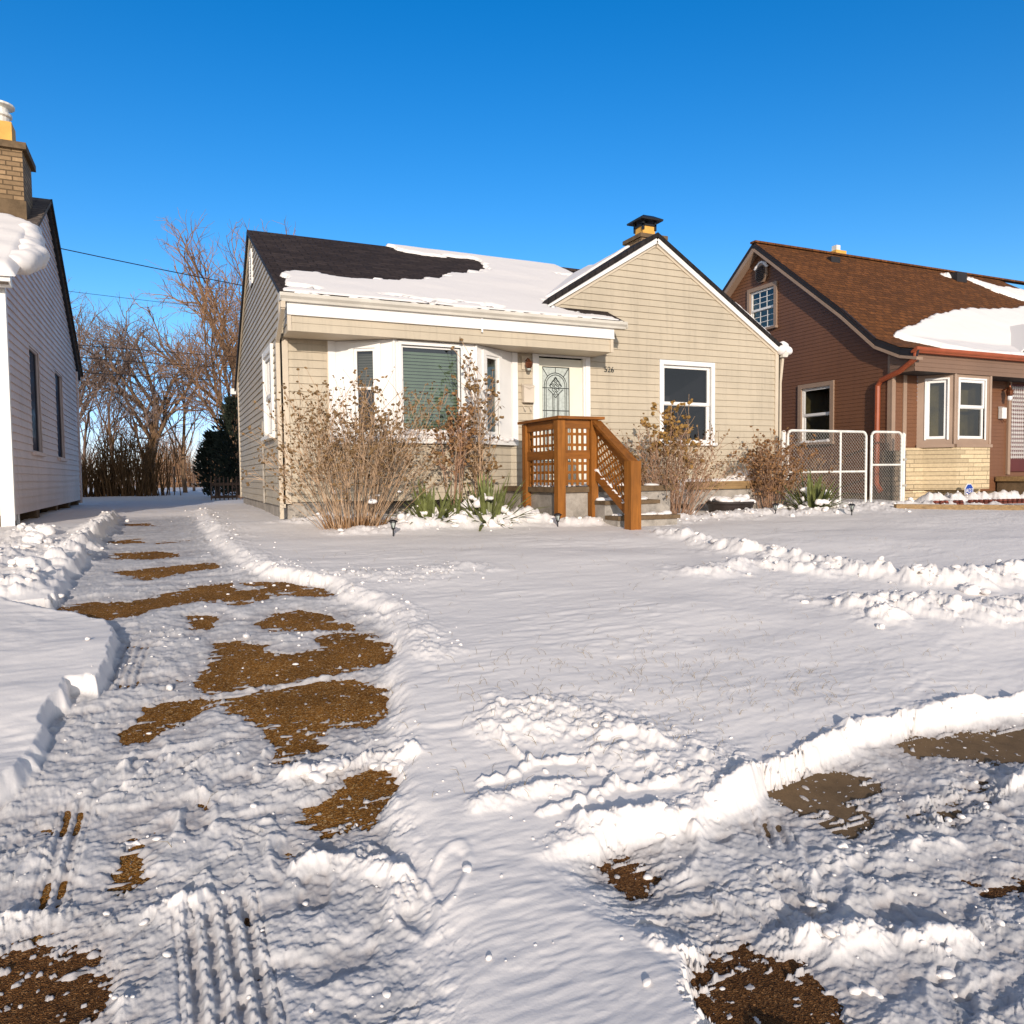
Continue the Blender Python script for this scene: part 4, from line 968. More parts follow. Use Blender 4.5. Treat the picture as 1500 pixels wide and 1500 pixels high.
# ================================================================== raised bed, tub, sign, lights, edging
o = thing('raised_bed', 'low concrete bed wall capped with a weathered timber under the right window', 'planter', (8.9, 9.75, .9))
mb = MB(); mb.box(7.6, 9.62, 9.72, 9.84, .6, 1.34); mb.box(9.50, 9.62, 9.84, 10.36, .6, 1.34); mb.build('bed_wall', 'concrete', o)
mb = MB(); mb.box(7.55, 9.68, 9.66, 9.86, 1.34, 1.465); mb.build('timber_cap', 'timber', o)
mb = MB(); rng = random.Random(77); mb.box(7.6, 9.5, 9.86, 10.36, 1.1, 1.43)
for i in range(110): mb.blob((7.65+1.85*rng.random(), 9.9+.4*rng.random(), 1.44), rng.uniform(.04, .10), rng, (1.3, 1.2, .7))
for i in range(16): mb.blob((8.85+rng.gauss(0, .12), 10.0+rng.gauss(0, .08), 1.52+rng.uniform(-.05, .07)), rng.uniform(.05, .09), rng)
mb.snow('bed_snow', o)
o = thing('plastic_tub', 'round black plastic tub heaped with snow in front of the raised bed', 'tub', (7.84, 9.12, .93))
mb = MB(); mb.lathe((7.84, 9.12, .90), [(.33, 0), (.365, .20), (.385, .225), (.41, .235), (.41, .265), (.37, .265), (.36, .20)], 28, 1, .8); mb.build('body', 'tub', o, True)
mb = MB()
for i in range(50):
    a = rng.random()*6.28; q = .33*math.sqrt(rng.random()); mb.blob((7.84+q*math.cos(a), 9.12+.8*q*math.sin(a), 1.15+rng.uniform(-.02, .05)), rng.uniform(.04, .08), rng, (1.2, 1.1, .7))
for i in range(8): mb.blob((8.0+rng.gauss(0, .08), 9.12+rng.gauss(0, .05), 1.21), .05, rng)
mb.snow('tub_snow', o)
o = thing('yard_sign', 'small blue octagonal yard sign with white letters before the stone base', 'sign', (14.15, 9.62, 1.0))
mb = MB(); q = [(14.15+.135*math.cos(R(22.5+45*i)), 9.62, 1.19+.16*math.sin(R(22.5+45*i))) for i in range(8)]; mb.prism(q, (0, .012, 0)); pl = mb.build('plate', 'sign_white', o)
mb = MB(); q = [(14.15+.12*math.cos(R(22.5+45*i)), 9.614, 1.19+.145*math.sin(R(22.5+45*i))) for i in range(8)]; mb.prism(q, (0, .004, 0)); mb.build('face', 'sign_blue', pl)
text_mesh('lettering', 'ADT', .115, 'sign_white', pl, (14.15, 9.611, 1.20))
mb = MB(); mb.box(14.07, 14.23, 9.609, 9.613, 1.115, 1.128); mb.build('underline', 'sign_white', pl)
mb = MB(); mb.box(14.135, 14.165, 9.633, 9.645, .8, 1.1); mb.build('stake', 'galv', o)
def path_light(x, y, label):
    z = float(gz(y))+.09
    o = thing('path_light', label, 'garden light', (x, y, z), 'solar path lights along the front beds')
    mb = MB(); mb.tube([(x, y, z-.1), (x, y, z+.09)], .008, n=6); mb.build('stake', 'black_metal', o)
    mb = MB()
    for k in range(4): a = R(45+90*k); mb.tube([(x+.014*math.cos(a), y+.014*math.sin(a), z+.08), (x+.035*math.cos(a), y+.035*math.sin(a), z+.155)], .005, n=4)
    mb.lathe((x, y, z+.07), [(.012, 0), (.022, .012)], 8); mb.build('cage', 'black_metal', o)
    mb = MB(); mb.lathe((x, y, z+.09), [(.012, 0), (.028, .06)], 8); mb.build('lens', 'door_glass', o)
    mb = MB(); mb.lathe((x, y, z+.152), [(.052, 0), (.05, .012), (.02, .028)], 12); mb.build('cap', 'black_metal', o)
path_light(2.22, 8.05, 'small black path light in front of the big twiggy shrub'); path_light(4.32, 8.15, 'small black path light in front of the wooden railing')
path_light(8.15, 8.50, 'small black path light just right of the black tub'); path_light(9.20, 8.05, 'small black path light right of the strap leaved plant by the gate')
o = thing('brick_edging', 'row of small red scalloped edging bricks poking from the snow', 'edging', (12.6, 8.6, .95))
mb = MB(); rng = random.Random(9)
for i in range(22):
    t = i/21; x = 12.0+1.0*t+1.2*t; y = 8.72-.35*t
    mb.prism([(x+.045*math.cos(R(18*k)), y, .93+.085*math.sin(R(18*k))+.07) for k in range(11)], (0, .06, 0)) if rng.random() < .85 else None
mb.islands('brick', 'red_brick', o)
o = thing('edging_timber', 'old grey landscape timber lying at the corner bed edge', 'timber', (12.2, 8.0, .9))
mb = MB(); mb.beam((11.0, 8.75, 1.00), (13.3, 7.55, .955), .10, .10); mb.build('timber', 'timber', o)
# ================================================================== plants
def wig(p, d, L, n, rng, amt, up=0.0):
    P = [Vector(p)]; d = Vector(d).normalized()
    for i in range(n):
        d = (d+Vector((rng.gauss(0, amt), rng.gauss(0, amt), rng.gauss(0, amt)+up))).normalized(); P.append(P[-1]+d*(L/n))
    return P
def perp(d, rng, ang):
    d = Vector(d).normalized(); a = d.cross(Vector((rng.gauss(0, 1), rng.gauss(0, 1), rng.gauss(0, 1))))
    if a.length < 1e-6: a = Vector((1, 0, 0))
    a.normalize(); return (d*math.cos(ang)+a*math.sin(ang)).normalized()
def bare_tree(label, x, y, h, r, fork=.25, counts=(8, 6, 6, 5), spread=38, seed=1, bark='bark', twig='twig', lean=(0, 0), up=.05, group='bare trees behind the houses', shrink=.62, name='bare_tree', rmin=.007):
    rng = random.Random(seed); z = float(gz(y)); o = thing(name, label, 'tree', (x, y, z), group)
    tb, cb = MB(), MB()
    P = wig((x, y, z-.1), (lean[0], lean[1], 1), h*.55, 8, rng, .045, .06); tb.tube(P, r, r*.45, 9)
    def br(p, d, L, r, lv):
        q = wig(p, d, L, 5 if lv < 2 else 3, rng, .13+.03*lv, up); (tb if lv == 0 else cb).tube(q, r, max(rmin*.6, r*.4), 6 if lv == 0 else 4 if lv == 1 else 3, False)
        if lv+1 >= len(counts): return
        n = counts[lv+1]
        for i in range(n):
            t = .25+.75*(i+rng.random())/n; k = min(len(q)-2, int(t*(len(q)-1))); f = t*(len(q)-1)-k
            pp = q[k].lerp(q[k+1], min(1, f)); dd = perp(q[k+1]-q[k], rng, R(spread*rng.uniform(.6, 1.25)))
            br(pp, dd, L*shrink*rng.uniform(.7, 1.15)*(1.1-.35*t), max(rmin, r*.48), lv+1)
    for i in range(counts[0]):
        t = fork+(1-fork)*(i+.5)/counts[0]; k = min(7, int(t*8)); pp = P[k].lerp(P[k+1], min(1, t*8-k))
        br(pp, perp((0, 0, 1), rng, R(spread*rng.uniform(.5, 1.2))), h*.42*rng.uniform(.75, 1.15), r*.34, 0)
    tb.build('trunk', bark, o, True); cb.build('crown', twig, o); return o
bare_tree('tall bare tree with a thick dark trunk and wide crown between the two houses', -.75, 31, 6.9, .23, .22, (10, 7, 6, 4), 46, 3, 'bark_warm', 'twig_grey')
bare_tree('tallest bare tree with reddish branches rising beside the beige roof', 2.35, 33, 11.3, .26, .30, (9, 7, 6, 4), 36, 8, 'bark_warm', 'twig')
bare_tree('bare grey tree leaning out behind the grey house', -4.1, 34, 7.6, .18, .25, (8, 7, 5, 4), 34, 14, 'bark', 'twig_grey', (.10, 0))
bare_tree('slim bare sapling close to the thick dark trunk on its left', -1.75, 29.5, 6.2, .08, .2, (8, 6, 5, 3), 24, 21, 'bark', 'twig_grey', (-.06, 0))
bare_tree('slim bare sapling with upright shoots left of the tallest tree', .55, 32, 6.8, .09, .15, (9, 6, 5, 3), 24, 25, 'bark_warm', 'twig')
bare_tree('thin upright sapling standing nearest the grey house corner', -2.7, 30, 5.8, .07, .15, (8, 6, 5, 3), 26, 28, 'bark', 'twig_grey')
bare_tree('rust coloured bare tree half hidden by the beige house wall', 2.6, 28, 7.0, .13, .2, (9, 7, 6, 4), 40, 35, 'bark_warm', 'twig', (-.1, 0))
def thicket(x0, x1, y0, y1, h, n, seed, mat, label, group=None, twigs=3):
    rng = random.Random(seed); mb = MB()
    for i in range(n):
        x, y = rng.uniform(x0, x1)+rng.gauss(0, .25), rng.uniform(y0, y1); z = float(gz(y)); L = h*(.72+.34*math.sin(x*2.1+1)*math.sin(x*.9))*rng.uniform(.5, 1.15)
        P = wig((x, y, z), (rng.gauss(0, .14), rng.gauss(0, .14), 1), L, 4, rng, .07, .03); mb.tube(P, .02, .007, 3, False)
        for k in range(twigs):
            q = P[1+k % 3].lerp(P[2+k % 3], rng.random()); mb.tube(wig(q, perp((0, 0, 1), rng, R(rng.uniform(15, 50))), L*.35*rng.uniform(.6, 1.2), 2, rng, .1, .05), .010, .005, 3, False)
    o = mb.build('thicket', mat); tag(o, label, 'thicket', None, 'stuff'); return o
thicket(-5.6, -.3, 26.2, 28.6, 2.3, 620, 5, 'thicket', 'dense brown brush along the back of the yard')
thicket(-1, 6.5, 52, 60, 4.2, 900, 6, 'twig', 'russet brush far behind the yard', None, 4)
thicket(-16, 0, 60, 66, 3.6, 800, 9, 'twig_grey', 'grey brush on the far horizon', None, 4)
def evergreen(label, x, y, h, rad, seed):
    rng = random.Random(seed); z = float(gz(y)); o = thing('evergreen_shrub', label, 'shrub', (x, y, z), 'evergreen shrubs behind the house')
    mb = MB(); mb.tube(wig((x, y, z-.1), (0, 0, 1), h*.8, 5, rng, .03), .07, .02, 6); mb.build('trunk', 'bark', o)
    mb = MB()
    for i in range(2600):
        t = rng.random()**.7; zz = z+.1+h*t; q = rad*(1-.42*t**2.2)*(.78+.3*math.sin(7*t+seed+3*rng.random()))*math.sqrt(rng.uniform(.25, 1)); a = rng.random()*6.283
        c = Vector((x+q*math.cos(a), y+q*math.sin(a), zz)); d = Vector((math.cos(a), math.sin(a), .8+rng.gauss(0, .4))).normalized()*rng.uniform(.09, .2); s = d.cross(Vector((rng.gauss(0, 1), rng.gauss(0, 1), rng.gauss(0, 1)))).normalized()*.035
        mb.add([c-s, c+s, c+d], [(0, 1, 2)])
    mb.build('foliage', 'conifer', o)
evergreen('broad dark evergreen shrub against the back corner of the beige house', 1.75, 22.4, 2.75, .75, 3); evergreen('darkest tall evergreen shrub tucked behind the beige house wall', 2.45, 22.0, 3.5, .8, 5); evergreen('lower rounded evergreen shrub toward the open yard', 1.25, 23.6, 1.85, .6, 9)
o = thing('picket_fence', 'low dark picket fence in the shade beside the evergreen shrubs', 'fence', (2.2, 20.3, .95))
mb = MB()
for i in range(30): x = .92+i*.10; mb.prism([(x, 20.3, .9), (x+.03, 20.3, .9), (x+.03, 20.3, 1.62), (x+.015, 20.3, 1.65), (x, 20.3, 1.62)], (0, .02, 0))
mb.build('pickets', 'bark', o)
mb = MB(); mb.box(.92, 3.9, 20.325, 20.36, 1.10, 1.17); mb.box(.92, 3.9, 20.325, 20.36, 1.42, 1.49); mb.islands('rail', 'bark', o)
o = thing('wire_fence', 'sagging wire fence with dark posts crossing the far snow', 'fence', (.6, 36, .97))
for x in (-1.8, -.6, .15, .95, 1.6): m = MB(); m.tube([(x, 36, .9), (x+.02, 36, 2.15)], .06, .05, 6); m.build('post', 'bark', o)
mb = MB()
for z in (1.25, 1.5, 1.75, 2.0): mb.tube([(-1.8, 36, z), (-.6, 36, z-.03), (.15, 36, z), (.95, 36, z-.02), (1.6, 36, z)], .012, n=3)
mb.build('wires', 'bark', o)
o = thing('far_house', 'small red brick house with snowy roof far behind the back yard', 'house', (6, 70, .97))
mb = MB(); mb.box(3.2, 10, 70, 76, .9, 3.3); mb.build('wall', 'far_brick', o)
mb = MB(); mb.prism([(2.9, 69.6, 3.25), (2.9, 76.4, 3.25), (2.9, 73, 5.1)], (7.4, 0, 0)); mb.build('roof', 'snow_plain', o)
mb = MB(); mb.box(4.1, 5.1, 69.96, 70.02, 1.5, 2.7); mb.build('window', 'white', o)
def wire(label, y, za, zb, xa=-14, xb=16, r=.012):
    mb = MB(); P = []
    for i in range(25): t = i/24; P.append((xa+(xb-xa)*t, y, za+(zb-za)*t-.5*4*t*(1-t)))
    mb.tube(P, r, n=4); o = mb.build('utility_wire', 'black_metal'); tag(o, label, 'wire', 'utility wires behind the houses'); return o
wire('highest utility wire, crossing clear sky above the saplings', 27, 10.45, 7.0, r=.016); wire('faint second utility wire just below the highest one', 30, 8.9, 7.9, r=.008); wire('third utility wire down, level with the beige eave', 27.5, 6.55, 6.0, r=.013)
wire('lower utility wire of the close pair', 27.8, 6.2, 5.65, r=.013); wire('lowest utility wire, crossing the tree trunks', 27.2, 5.6, 5.2, r=.013)

def shrub(name, label, x, y, n, h, base, spread, seed, stem='stem', seed_mat='seed', r=.0042, twigs=4, heads=2, group='dry shrubs in the front beds', head_r=.013, low=.45, straight=.05, hvar=.35, stub=0):
    rng = random.Random(seed); z = float(gz(y))+.02; o = thing(name, label, 'shrub', (x, y, z), group); sb, hb = MB(), MB()
    def head(p):
        for k in range(heads):
            c = p+Vector((rng.gauss(0, .014), rng.gauss(0, .014), rng.gauss(0, .014)))
            if rng.random() < .5: hb.blob(c, head_r*rng.uniform(.6, 1.25), rng, (1, 1, .8), .4)
            else:
                u = Vector((rng.gauss(0, 1), rng.gauss(0, 1), rng.gauss(0, 1))).normalized()*head_r*1.9; v = u.cross(Vector((rng.gauss(0, 1), rng.gauss(0, 1), rng.gauss(0, 1)))).normalized()*head_r*1.1
                hb.add([c-u, c+v, c+u, c-v], [(0, 1, 2), (0, 2, 3)])
    for i in range(n):
        a = rng.random()*6.283; q = base*math.sqrt(rng.random()); p = Vector((x+q*math.cos(a), y+q*math.sin(a), z-.08))
        tl = spread*rng.uniform(.1, 1.1)*(q/base*.7+.3); d = Vector((math.cos(a)*math.sin(R(tl)), math.sin(a)*math.sin(R(tl)), math.cos(R(tl)))); L = h*(1-hvar*rng.random())
        P = wig(p, d, L, 6, rng, straight, .012); sb.tube(P, r*rng.uniform(.8, 1.4), r*.45, 4, False); head(P[-1])
        for k in range(twigs):
            t = rng.uniform(low, .97); j = min(5, int(t*6)); pp = P[j].lerp(P[j+1], t*6-j); Q = wig(pp, perp(P[j+1]-P[j], rng, R(rng.uniform(18, 48))), L*rng.uniform(.10, .26), 2, rng, .12, .06)
            sb.tube(Q, r*.75, r*.45, 3, False)
            if rng.random() < .7: Q2 = wig(Q[1], perp(Q[2]-Q[1], rng, R(rng.uniform(25, 60))), L*rng.uniform(.05, .11), 2, rng, .15, .05); sb.tube(Q2, r*.6, r*.4, 3, False); head(Q2[-1])
            if rng.random() < .8: head(Q[-1])
    sb.build('stems', stem, o)
    if hb.v: hb.build('dry_foliage', seed_mat, o)
    if stub:
        mb = MB()
        for i in range(9): a = rng.random()*6.283; q = base*2.2*math.sqrt(rng.random()); mb.blob((x+q*math.cos(a), y+q*math.sin(a), z+rng.uniform(.05, .55)), rng.uniform(.015, .045), rng, (1.2, 1.2, .7))
        mb.build('snow_fluff', 'snow_plain', o, True); mb = MB()
        for i in range(stub):
            a = rng.random()*6.283; q = base*1.15*math.sqrt(rng.random()); p = Vector((x+q*math.cos(a), y+q*math.sin(a), z-.08)); mb.tube(wig(p, (math.cos(a)*.35*q/base, math.sin(a)*.35*q/base, 1), rng.uniform(.16, .34), 2, rng, .05), .006, .004, 4)
        mb.build('cut_stems', 'leaf_dry', o)
    return o
shrub('dry_shrub', 'big fanning dry shrub with many thin stems at the left corner of the beige house', 1.98, 8.95, 125, 1.85, .26, 42, 2, 'stem', 'seed', .0042, 7, 2, head_r=.013, stub=260)
shrub('dry_shrub', 'tall slender dry shrub with rusty leaves in front of the wide bay pane', 3.42, 9.42, 11, 2.0, .09, 9, 3, 'stem_red', 'leaf_dry', .006, 8, 3, head_r=.019, low=.42)
shrub('dry_shrub', 'tallest slender dry shrub with pale stems at the right side of the bay window', 3.84, 9.46, 10, 2.35, .09, 8, 4, 'stem', 'seed', .0065, 10, 2, head_r=.021, low=.2, straight=.035)
shrub('dry_shrub', 'leggy dry shrub with leaning twigs right of the porch steps', 6.6, 8.95, 120, 1.45, .26, 46, 5, 'stem_red', 'seed', .0045, 5, 1, head_r=.012)
shrub('dry_shrub', 'narrow dry shrub topped by upright golden leaves below the right window', 6.72, 9.05, 9, 1.75, .09, 7, 6, 'stem', 'leaf_gold', .006, 9, 6, head_r=.022, low=.55)
shrub('dry_shrub', 'small dark seeded shrub leaning on the wall beside the steps', 6.15, 9.3, 14, 1.15, .10, 16, 7, 'stem', 'seed', .0045, 8, 3, head_r=.014, low=.4)
shrub('dry_shrub', 'rounded russet shrub by the right corner of the beige house', 9.02, 9.50, 75, 1.30, .16, 25, 8, 'stem_red', 'leaf_dry', .004, 7, 2, head_r=.016, low=.3)
shrub('dry_shrub', 'low red twiggy shrub behind the wide chain link gate leaf', 11.15, 10.75, 60, 1.0, .22, 32, 9, 'stem_red', 'leaf_dry', .004, 5, 2, head_r=.016, low=.25)
def strap_plant(label, x, y, n, L, seed, wide=.052, rad=.17, droop=1.0):
    rng = random.Random(seed); z = float(gz(y))+.06; o = thing('strap_leaf_plant', label, 'plant', (x, y, z), 'evergreen strap leaved plants'); mb = MB()
    for i in range(n):
        a = rng.random()*6.283; tl = R(rng.uniform(5, 78)); q = rad*rng.random(); p = Vector((x+q*math.cos(a), y+q*math.sin(a), z-.05)); l = L*rng.uniform(.6, 1.1)
        d = Vector((math.cos(a)*math.sin(tl), math.sin(a)*math.sin(tl), math.cos(tl))); s = Vector((-math.sin(a), math.cos(a), 0)); P = []
        for k in range(6): P.append(p); p = p+d*(l/5); d = (d+Vector((0, 0, -.14*droop*rng.uniform(.3, 1.6)*math.sin(tl)*2))).normalized()
        ww = [wide*.6, wide*.9, wide, wide*.85, wide*.5, .002]
        vs = [];
        for k in range(6): nrm = d.cross(s)*.2; vs += [P[k]-s*ww[k]/2, P[k]+nrm*ww[k], P[k]+s*ww[k]/2]
        fs = []
        for k in range(5): fs += [(3*k, 3*k+1, 3*k+4, 3*k+3), (3*k+1, 3*k+2, 3*k+5, 3*k+4)]
        mb.add(vs, fs)
    mb.build('leaves', 'blade', o)
    mb = MB()
    for i in range(int(n*.25)):
        a = rng.random()*6.283; q = L*.72*math.sqrt(rng.random()); hh = L*.75*(1-q/L*.85)*rng.uniform(.1, .9)-.05; ca = rng.random()*6.283
        for k in range(rng.randint(4, 9)):
            t = rng.uniform(-.09, .09); mb.blob((x+q*math.cos(a)+t*math.cos(ca)+rng.gauss(0, .015), y+.75*q*math.sin(a)+t*math.sin(ca), z+hh-abs(t)*.5+rng.gauss(0, .02)), rng.uniform(.018, .045), rng, (1.1, 1.1, .9), .5)
    mb.snow('leaf_snow', o, .010, 1)
strap_plant('snow covered strap leaved plant under the bay window, left of the pair', 2.92, 8.95, 110, .66, 3); strap_plant('snow covered strap leaved plant with stiff upright blades left of the railing', 3.66, 8.85, 120, .76, 4, droop=.7); strap_plant('snow covered strap leaved plant in front of the chain link gate', 9.30, 8.9, 130, .76, 5)
strap_plant('snow buried strap leaved plant between the two bigger clumps at the bay window', 3.28, 9.05, 60, .58, 6)

# ================================================================== ground, paving, snow
def strip(name, mat, xs, y0, y1, dz, step=.05, kind='structure'):
    ys = [y for y in np.arange(y0, y1+1e-6, step)]; X, Y = np.meshgrid(np.array(xs, float), np.array(ys)); o = grid_mesh(name, mat, X, Y, gz(Y)+dz); o['kind'] = kind; return o
ys = np.concatenate([[-300, -100, -30], np.arange(-10, 20, .05), [25, 30, 40, 60, 100, 200, 600.]]); X, Y = np.meshgrid(np.array([-500, -100, -20, -8, -4, 0, 4, 8, 14, 20, 40, 100, 500.]), ys)
o = grid_mesh('ground', 'soil', X, Y, gz(Y)); o['kind'] = 'structure'
strip('driveway', 'aggregate', np.linspace(-.95, 1.6, 6), 2.50, 19, .004)
strip('sidewalk', 'concrete_walk', np.linspace(1.62, 14, 20), 1.78, 2.62, .004)
strip('verge', 'soil', np.linspace(-6, 14, 20), -6, 1.76, .004)
PATCH = [[(-.742, 5.974), (-.538, 6.071), (-.303, 5.989), (-.098, 6.14), (.175, 6.375), (.414, 6.425), (.448, 6.193), (.679, 5.989), (.655, 5.792), (.44, 5.698), (.204, 5.865), (-.037, 5.785), (-.233, 5.616), (-.47, 5.557), (-.522, 5.707), (-.62, 5.907)],
 [(.103, 5.509), (.23, 5.469), (.229, 5.178), (.147, 5.155), (.105, 5.346)],
 [(.057, 4.213), (.116, 4.318), (.198, 4.587), (.239, 4.867), (.342, 4.855), (.527, 4.727), (.401, 4.64), (.656, 4.513), (.799, 4.571), (.82, 4.767), (.936, 4.849), (1.096, 4.772), (1.217, 4.453), (1.186, 4.294), (1.062, 4.188), (.835, 4.157), (.678, 4.109), (.499, 4.104), (.292, 4.08), (.17, 4.062)],
 [(.114, 3.997), (.288, 4.038), (.487, 4.018), (.639, 4.09), (.871, 4.033), (1.0, 3.855), (.898, 3.559), (.829, 3.507), (.672, 3.535), (.571, 3.498), (.641, 3.429), (.577, 3.363), (.498, 3.306), (.447, 3.283), (.415, 3.396), (.38, 3.585), (.328, 3.771), (.27, 3.815), (.214, 3.911)],
 [(-.141, 4.001), (-.061, 4.027), (.073, 4.037), (.111, 3.919), (.077, 3.816), (-.06, 3.755), (-.125, 3.675), (-.188, 3.686), (-.2, 3.756), (-.138, 3.851)],
 [(.536, 5.156), (.649, 5.365), (.798, 5.435), (.947, 5.3), (.965, 5.071), (1.083, 4.98), (1.056, 4.86), (.923, 4.928), (.763, 4.93), (.552, 5.048)],
 [(.459, 2.903), (.538, 2.957), (.635, 3.028), (.73, 3.107), (.786, 3.059), (.779, 2.96), (.724, 2.826), (.658, 2.709), (.601, 2.759), (.488, 2.698), (.454, 2.782)],
 [(-.65, 2.475), (-.475, 2.464), (-.407, 2.478), (-.253, 2.406), (-.242, 2.341), (-.257, 2.321), (-.22, 2.271), (-.187, 2.266), (-.199, 2.2), (-.219, 2.126), (-.225, 2.067), (-.30, 1.85), (-.8, 1.9)],
 [(-.197, 2.8), (-.173, 2.882), (-.132, 2.935), (-.11, 2.899), (-.114, 2.77), (-.139, 2.694), (-.183, 2.642), (-.218, 2.688)],
 [(1.314, 2.168), (1.401, 2.234), (1.493, 2.227), (1.529, 2.166), (1.466, 2.09), (1.365, 2.011), (1.315, 2.098)],
 [(1.309, 1.658), (1.429, 1.696), (1.469, 1.664), (1.484, 1.633), (1.573, 1.565), (1.567, 1.492), (1.555, 1.418), (1.529, 1.379), (1.45, 1.20), (1.15, 1.30), (1.194, 1.467), (1.287, 1.611)],
 [(2.238, 2.386), (2.36, 2.408), (2.552, 2.428), (2.722, 2.369), (2.772, 2.28), (2.666, 2.215), (2.489, 2.165), (2.491, 2.068), (2.305, 2.003), (2.242, 2.19)],
 [(3.161, 2.488), (3.336, 2.549), (3.383, 2.46), (3.626, 2.452), (3.855, 2.426), (4.2, 2.35), (3.9, 2.1), (3.411, 2.249), (3.189, 2.388)],
 [(-.546, 8.343), (-.12, 8.345), (.065, 8.002), (-.114, 7.748), (-.539, 7.926)], [(-.425, 7.198), (.001, 7.325), (.344, 7.384), (.348, 7.098), (-.002, 6.902), (-.204, 6.731)],
 [(-.638, 9.471), (-.369, 9.591), (-.308, 9.115), (-.572, 9.119)], [(-.608, 12.158), (-.253, 12.213), (-.239, 11.466), (-.584, 11.661)], [(-.151, 9.159), (.221, 9.231), (-.127, 8.977)],
 [(.498, 6.396), (.843, 6.323), (1.137, 5.851), (1.12, 5.683), (.746, 5.864)]]
THINP = [[(2.294, 1.702), (2.492, 1.675), (2.564, 1.603), (2.9, 1.62), (2.75, 1.40), (2.388, 1.506), (2.332, 1.605)], [(2.6, 2.0), (3.3, 2.2), (3.3, 2.0), (2.75, 1.86)]]
PLATEAU = [(-3.2, 6.6), (-1.319, 6.112), (-1.066, 5.984), (-.843, 5.782), (-.649, 5.609), (-.503, 5.485), (-.352, 5.217), (-.308, 5.093), (-.306, 4.837), (-.321, 4.402), (-.344, 4.145), (-.372, 4.17), (-.429, 4.221), (-.489, 4.232), (-.481, 4.073), (-.527, 3.944), (-.517, 3.712), (-.519, 3.484), (-.60, 3.30), (-.72, 3.15), (-.95, 3.05), (-3.2, 2.9)]
# (polyline, half width, height, lump size)
RIDGE = [([(1.80, 2.25), (2.108, 2.345), (2.368, 2.424), (2.901, 2.546), (3.401, 2.577), (3.78, 2.55), (4.111, 2.511), (5.2, 2.40)], .046, .045, .045),
 ([(1.20, 2.29), (1.452, 2.314), (1.635, 2.316), (1.803, 2.327), (1.964, 2.32)], .05, .010, .035), ([(1.018, 2.582), (1.134, 2.589), (1.29, 2.608), (1.431, 2.584)], .05, .035, .03),
 ([(5.282, 6.944), (5.259, 6.441), (5.307, 5.868), (5.515, 5.355), (5.662, 4.93), (5.859, 4.523), (6.201, 4.322), (6.685, 4.338), (7.339, 4.315), (8.5, 4.2)], .20, .11, .10), ([(4.096, 5.289), (4.511, 5.336), (5.041, 5.304), (5.27, 4.957)], .14, .07, .08),
 ([(4.664, 3.995), (5.016, 3.985), (5.24, 3.755), (5.686, 3.632), (6.2, 3.5)], .28, .10, .09), ([(4.55, 3.78), (4.72, 3.70)], .05, .05, .06),
 ([(.50, 14), (.424, 11.251), (.468, 7.745), (.70, 6.555), (1.02, 6.15), (1.465, 5.93), (1.878, 5.916), (2.299, 6.073)], .22, .022, .05), ([(1.10, 5.80), (1.29, 5.373), (1.424, 4.958), (1.436, 4.473), (1.36, 4.154)], .12, .022, .045),
 ([(-.80, 13.053), (-.80, 10.169), (-.80, 8.644), (-.86, 7.405), (-.93, 6.65), (-1.0, 6.1)], .15, .09, .08), ([(-1.45, 10.3), (-1.35, 9.3)], .22, .05, .10), ([(4.25, 8.75), (4.45, 8.38), (5.0, 8.25)], .17, .10, .09), ([(2.6, 8.85), (3.3, 8.8), (4.1, 8.75)], .28, .10, .10), ([(-1.25, 8.8), (-1.35, 7.4), (-1.6, 6.6)], .30, .06, .10),
 ([(-.6, 2.59), (-.425, 2.578), (-.337, 2.576), (-.223, 2.503), (-.131, 2.484), (-.037, 2.474), (.059, 2.47)], .035, .04, .03), ([(.359, 2.535), (.452, 2.547), (.577, 2.482), (.656, 2.342), (.603, 2.235)], .05, .035, .045), ([(.398, 3.124), (.505, 3.115), (.627, 3.16), (.77, 3.142), (.902, 3.079)], .045, .065, .055),
 ([(-.243, 2.302), (-.189, 2.224), (-.152, 2.13), (-.179, 2.07)], .025, .03, .03), ([(1.5, 3.20), (1.75, 3.0), (1.95, 2.75), (2.0, 2.55)], .22, .05, .05), ([(1.35, 2.35), (1.62, 2.30), (1.75, 2.2)], .05, .04, .04), ([(1.65, 1.62), (1.9, 1.55), (2.1, 1.45)], .06, .05, .06), ([(2.05, 1.92), (2.3, 1.85), (2.6, 1.82)], .04, .035, .04), ([(2.7, 1.95), (3.0, 2.02), (3.4, 2.0)], .05, .05, .06), ([(1.25, 1.75), (1.33, 1.68), (1.30, 1.56)], .035, .035, .03),
 ([(1.9, 8.5), (3.2, 8.7), (4.4, 8.75)], .22, .06, .09), ([(5.9, 8.3), (6.8, 8.5), (8.0, 8.7), (9.4, 8.5), (10.5, 8.7)], .28, .06, .10), ([(1.7, 9.9), (5.0, 9.9)], .35, .08, .12), ([(10.6, 9.4), (11.6, 9.0), (13.2, 8.6)], .28, .08, .10), ([(12.6, 9.3), (14.2, 9.45), (16, 9.3)], .22, .16, .15)]
SHADOW_RIDGE = [[(1.325, 3.055), (1.347, 2.819)], [(1.089, 2.723), (1.268, 2.753), (1.356, 2.805), (1.563, 2.761), (1.596, 2.761)], [(1.585, 2.754), (1.631, 2.496), (1.83, 2.451)], [(1.214, 2.457), (1.367, 2.47), (1.502, 2.493), (1.597, 2.544)]]  # raised ridges, shaped so their cast shadows draw the dark crack lines
cl = R(24.44); xs = np.concatenate([np.linspace(-3.2, -.74, 150)[:-1], np.linspace(-.74, .74, 1040), np.linspace(.74, 3.2, 150)[1:]]); an = cl+np.arctan(xs)
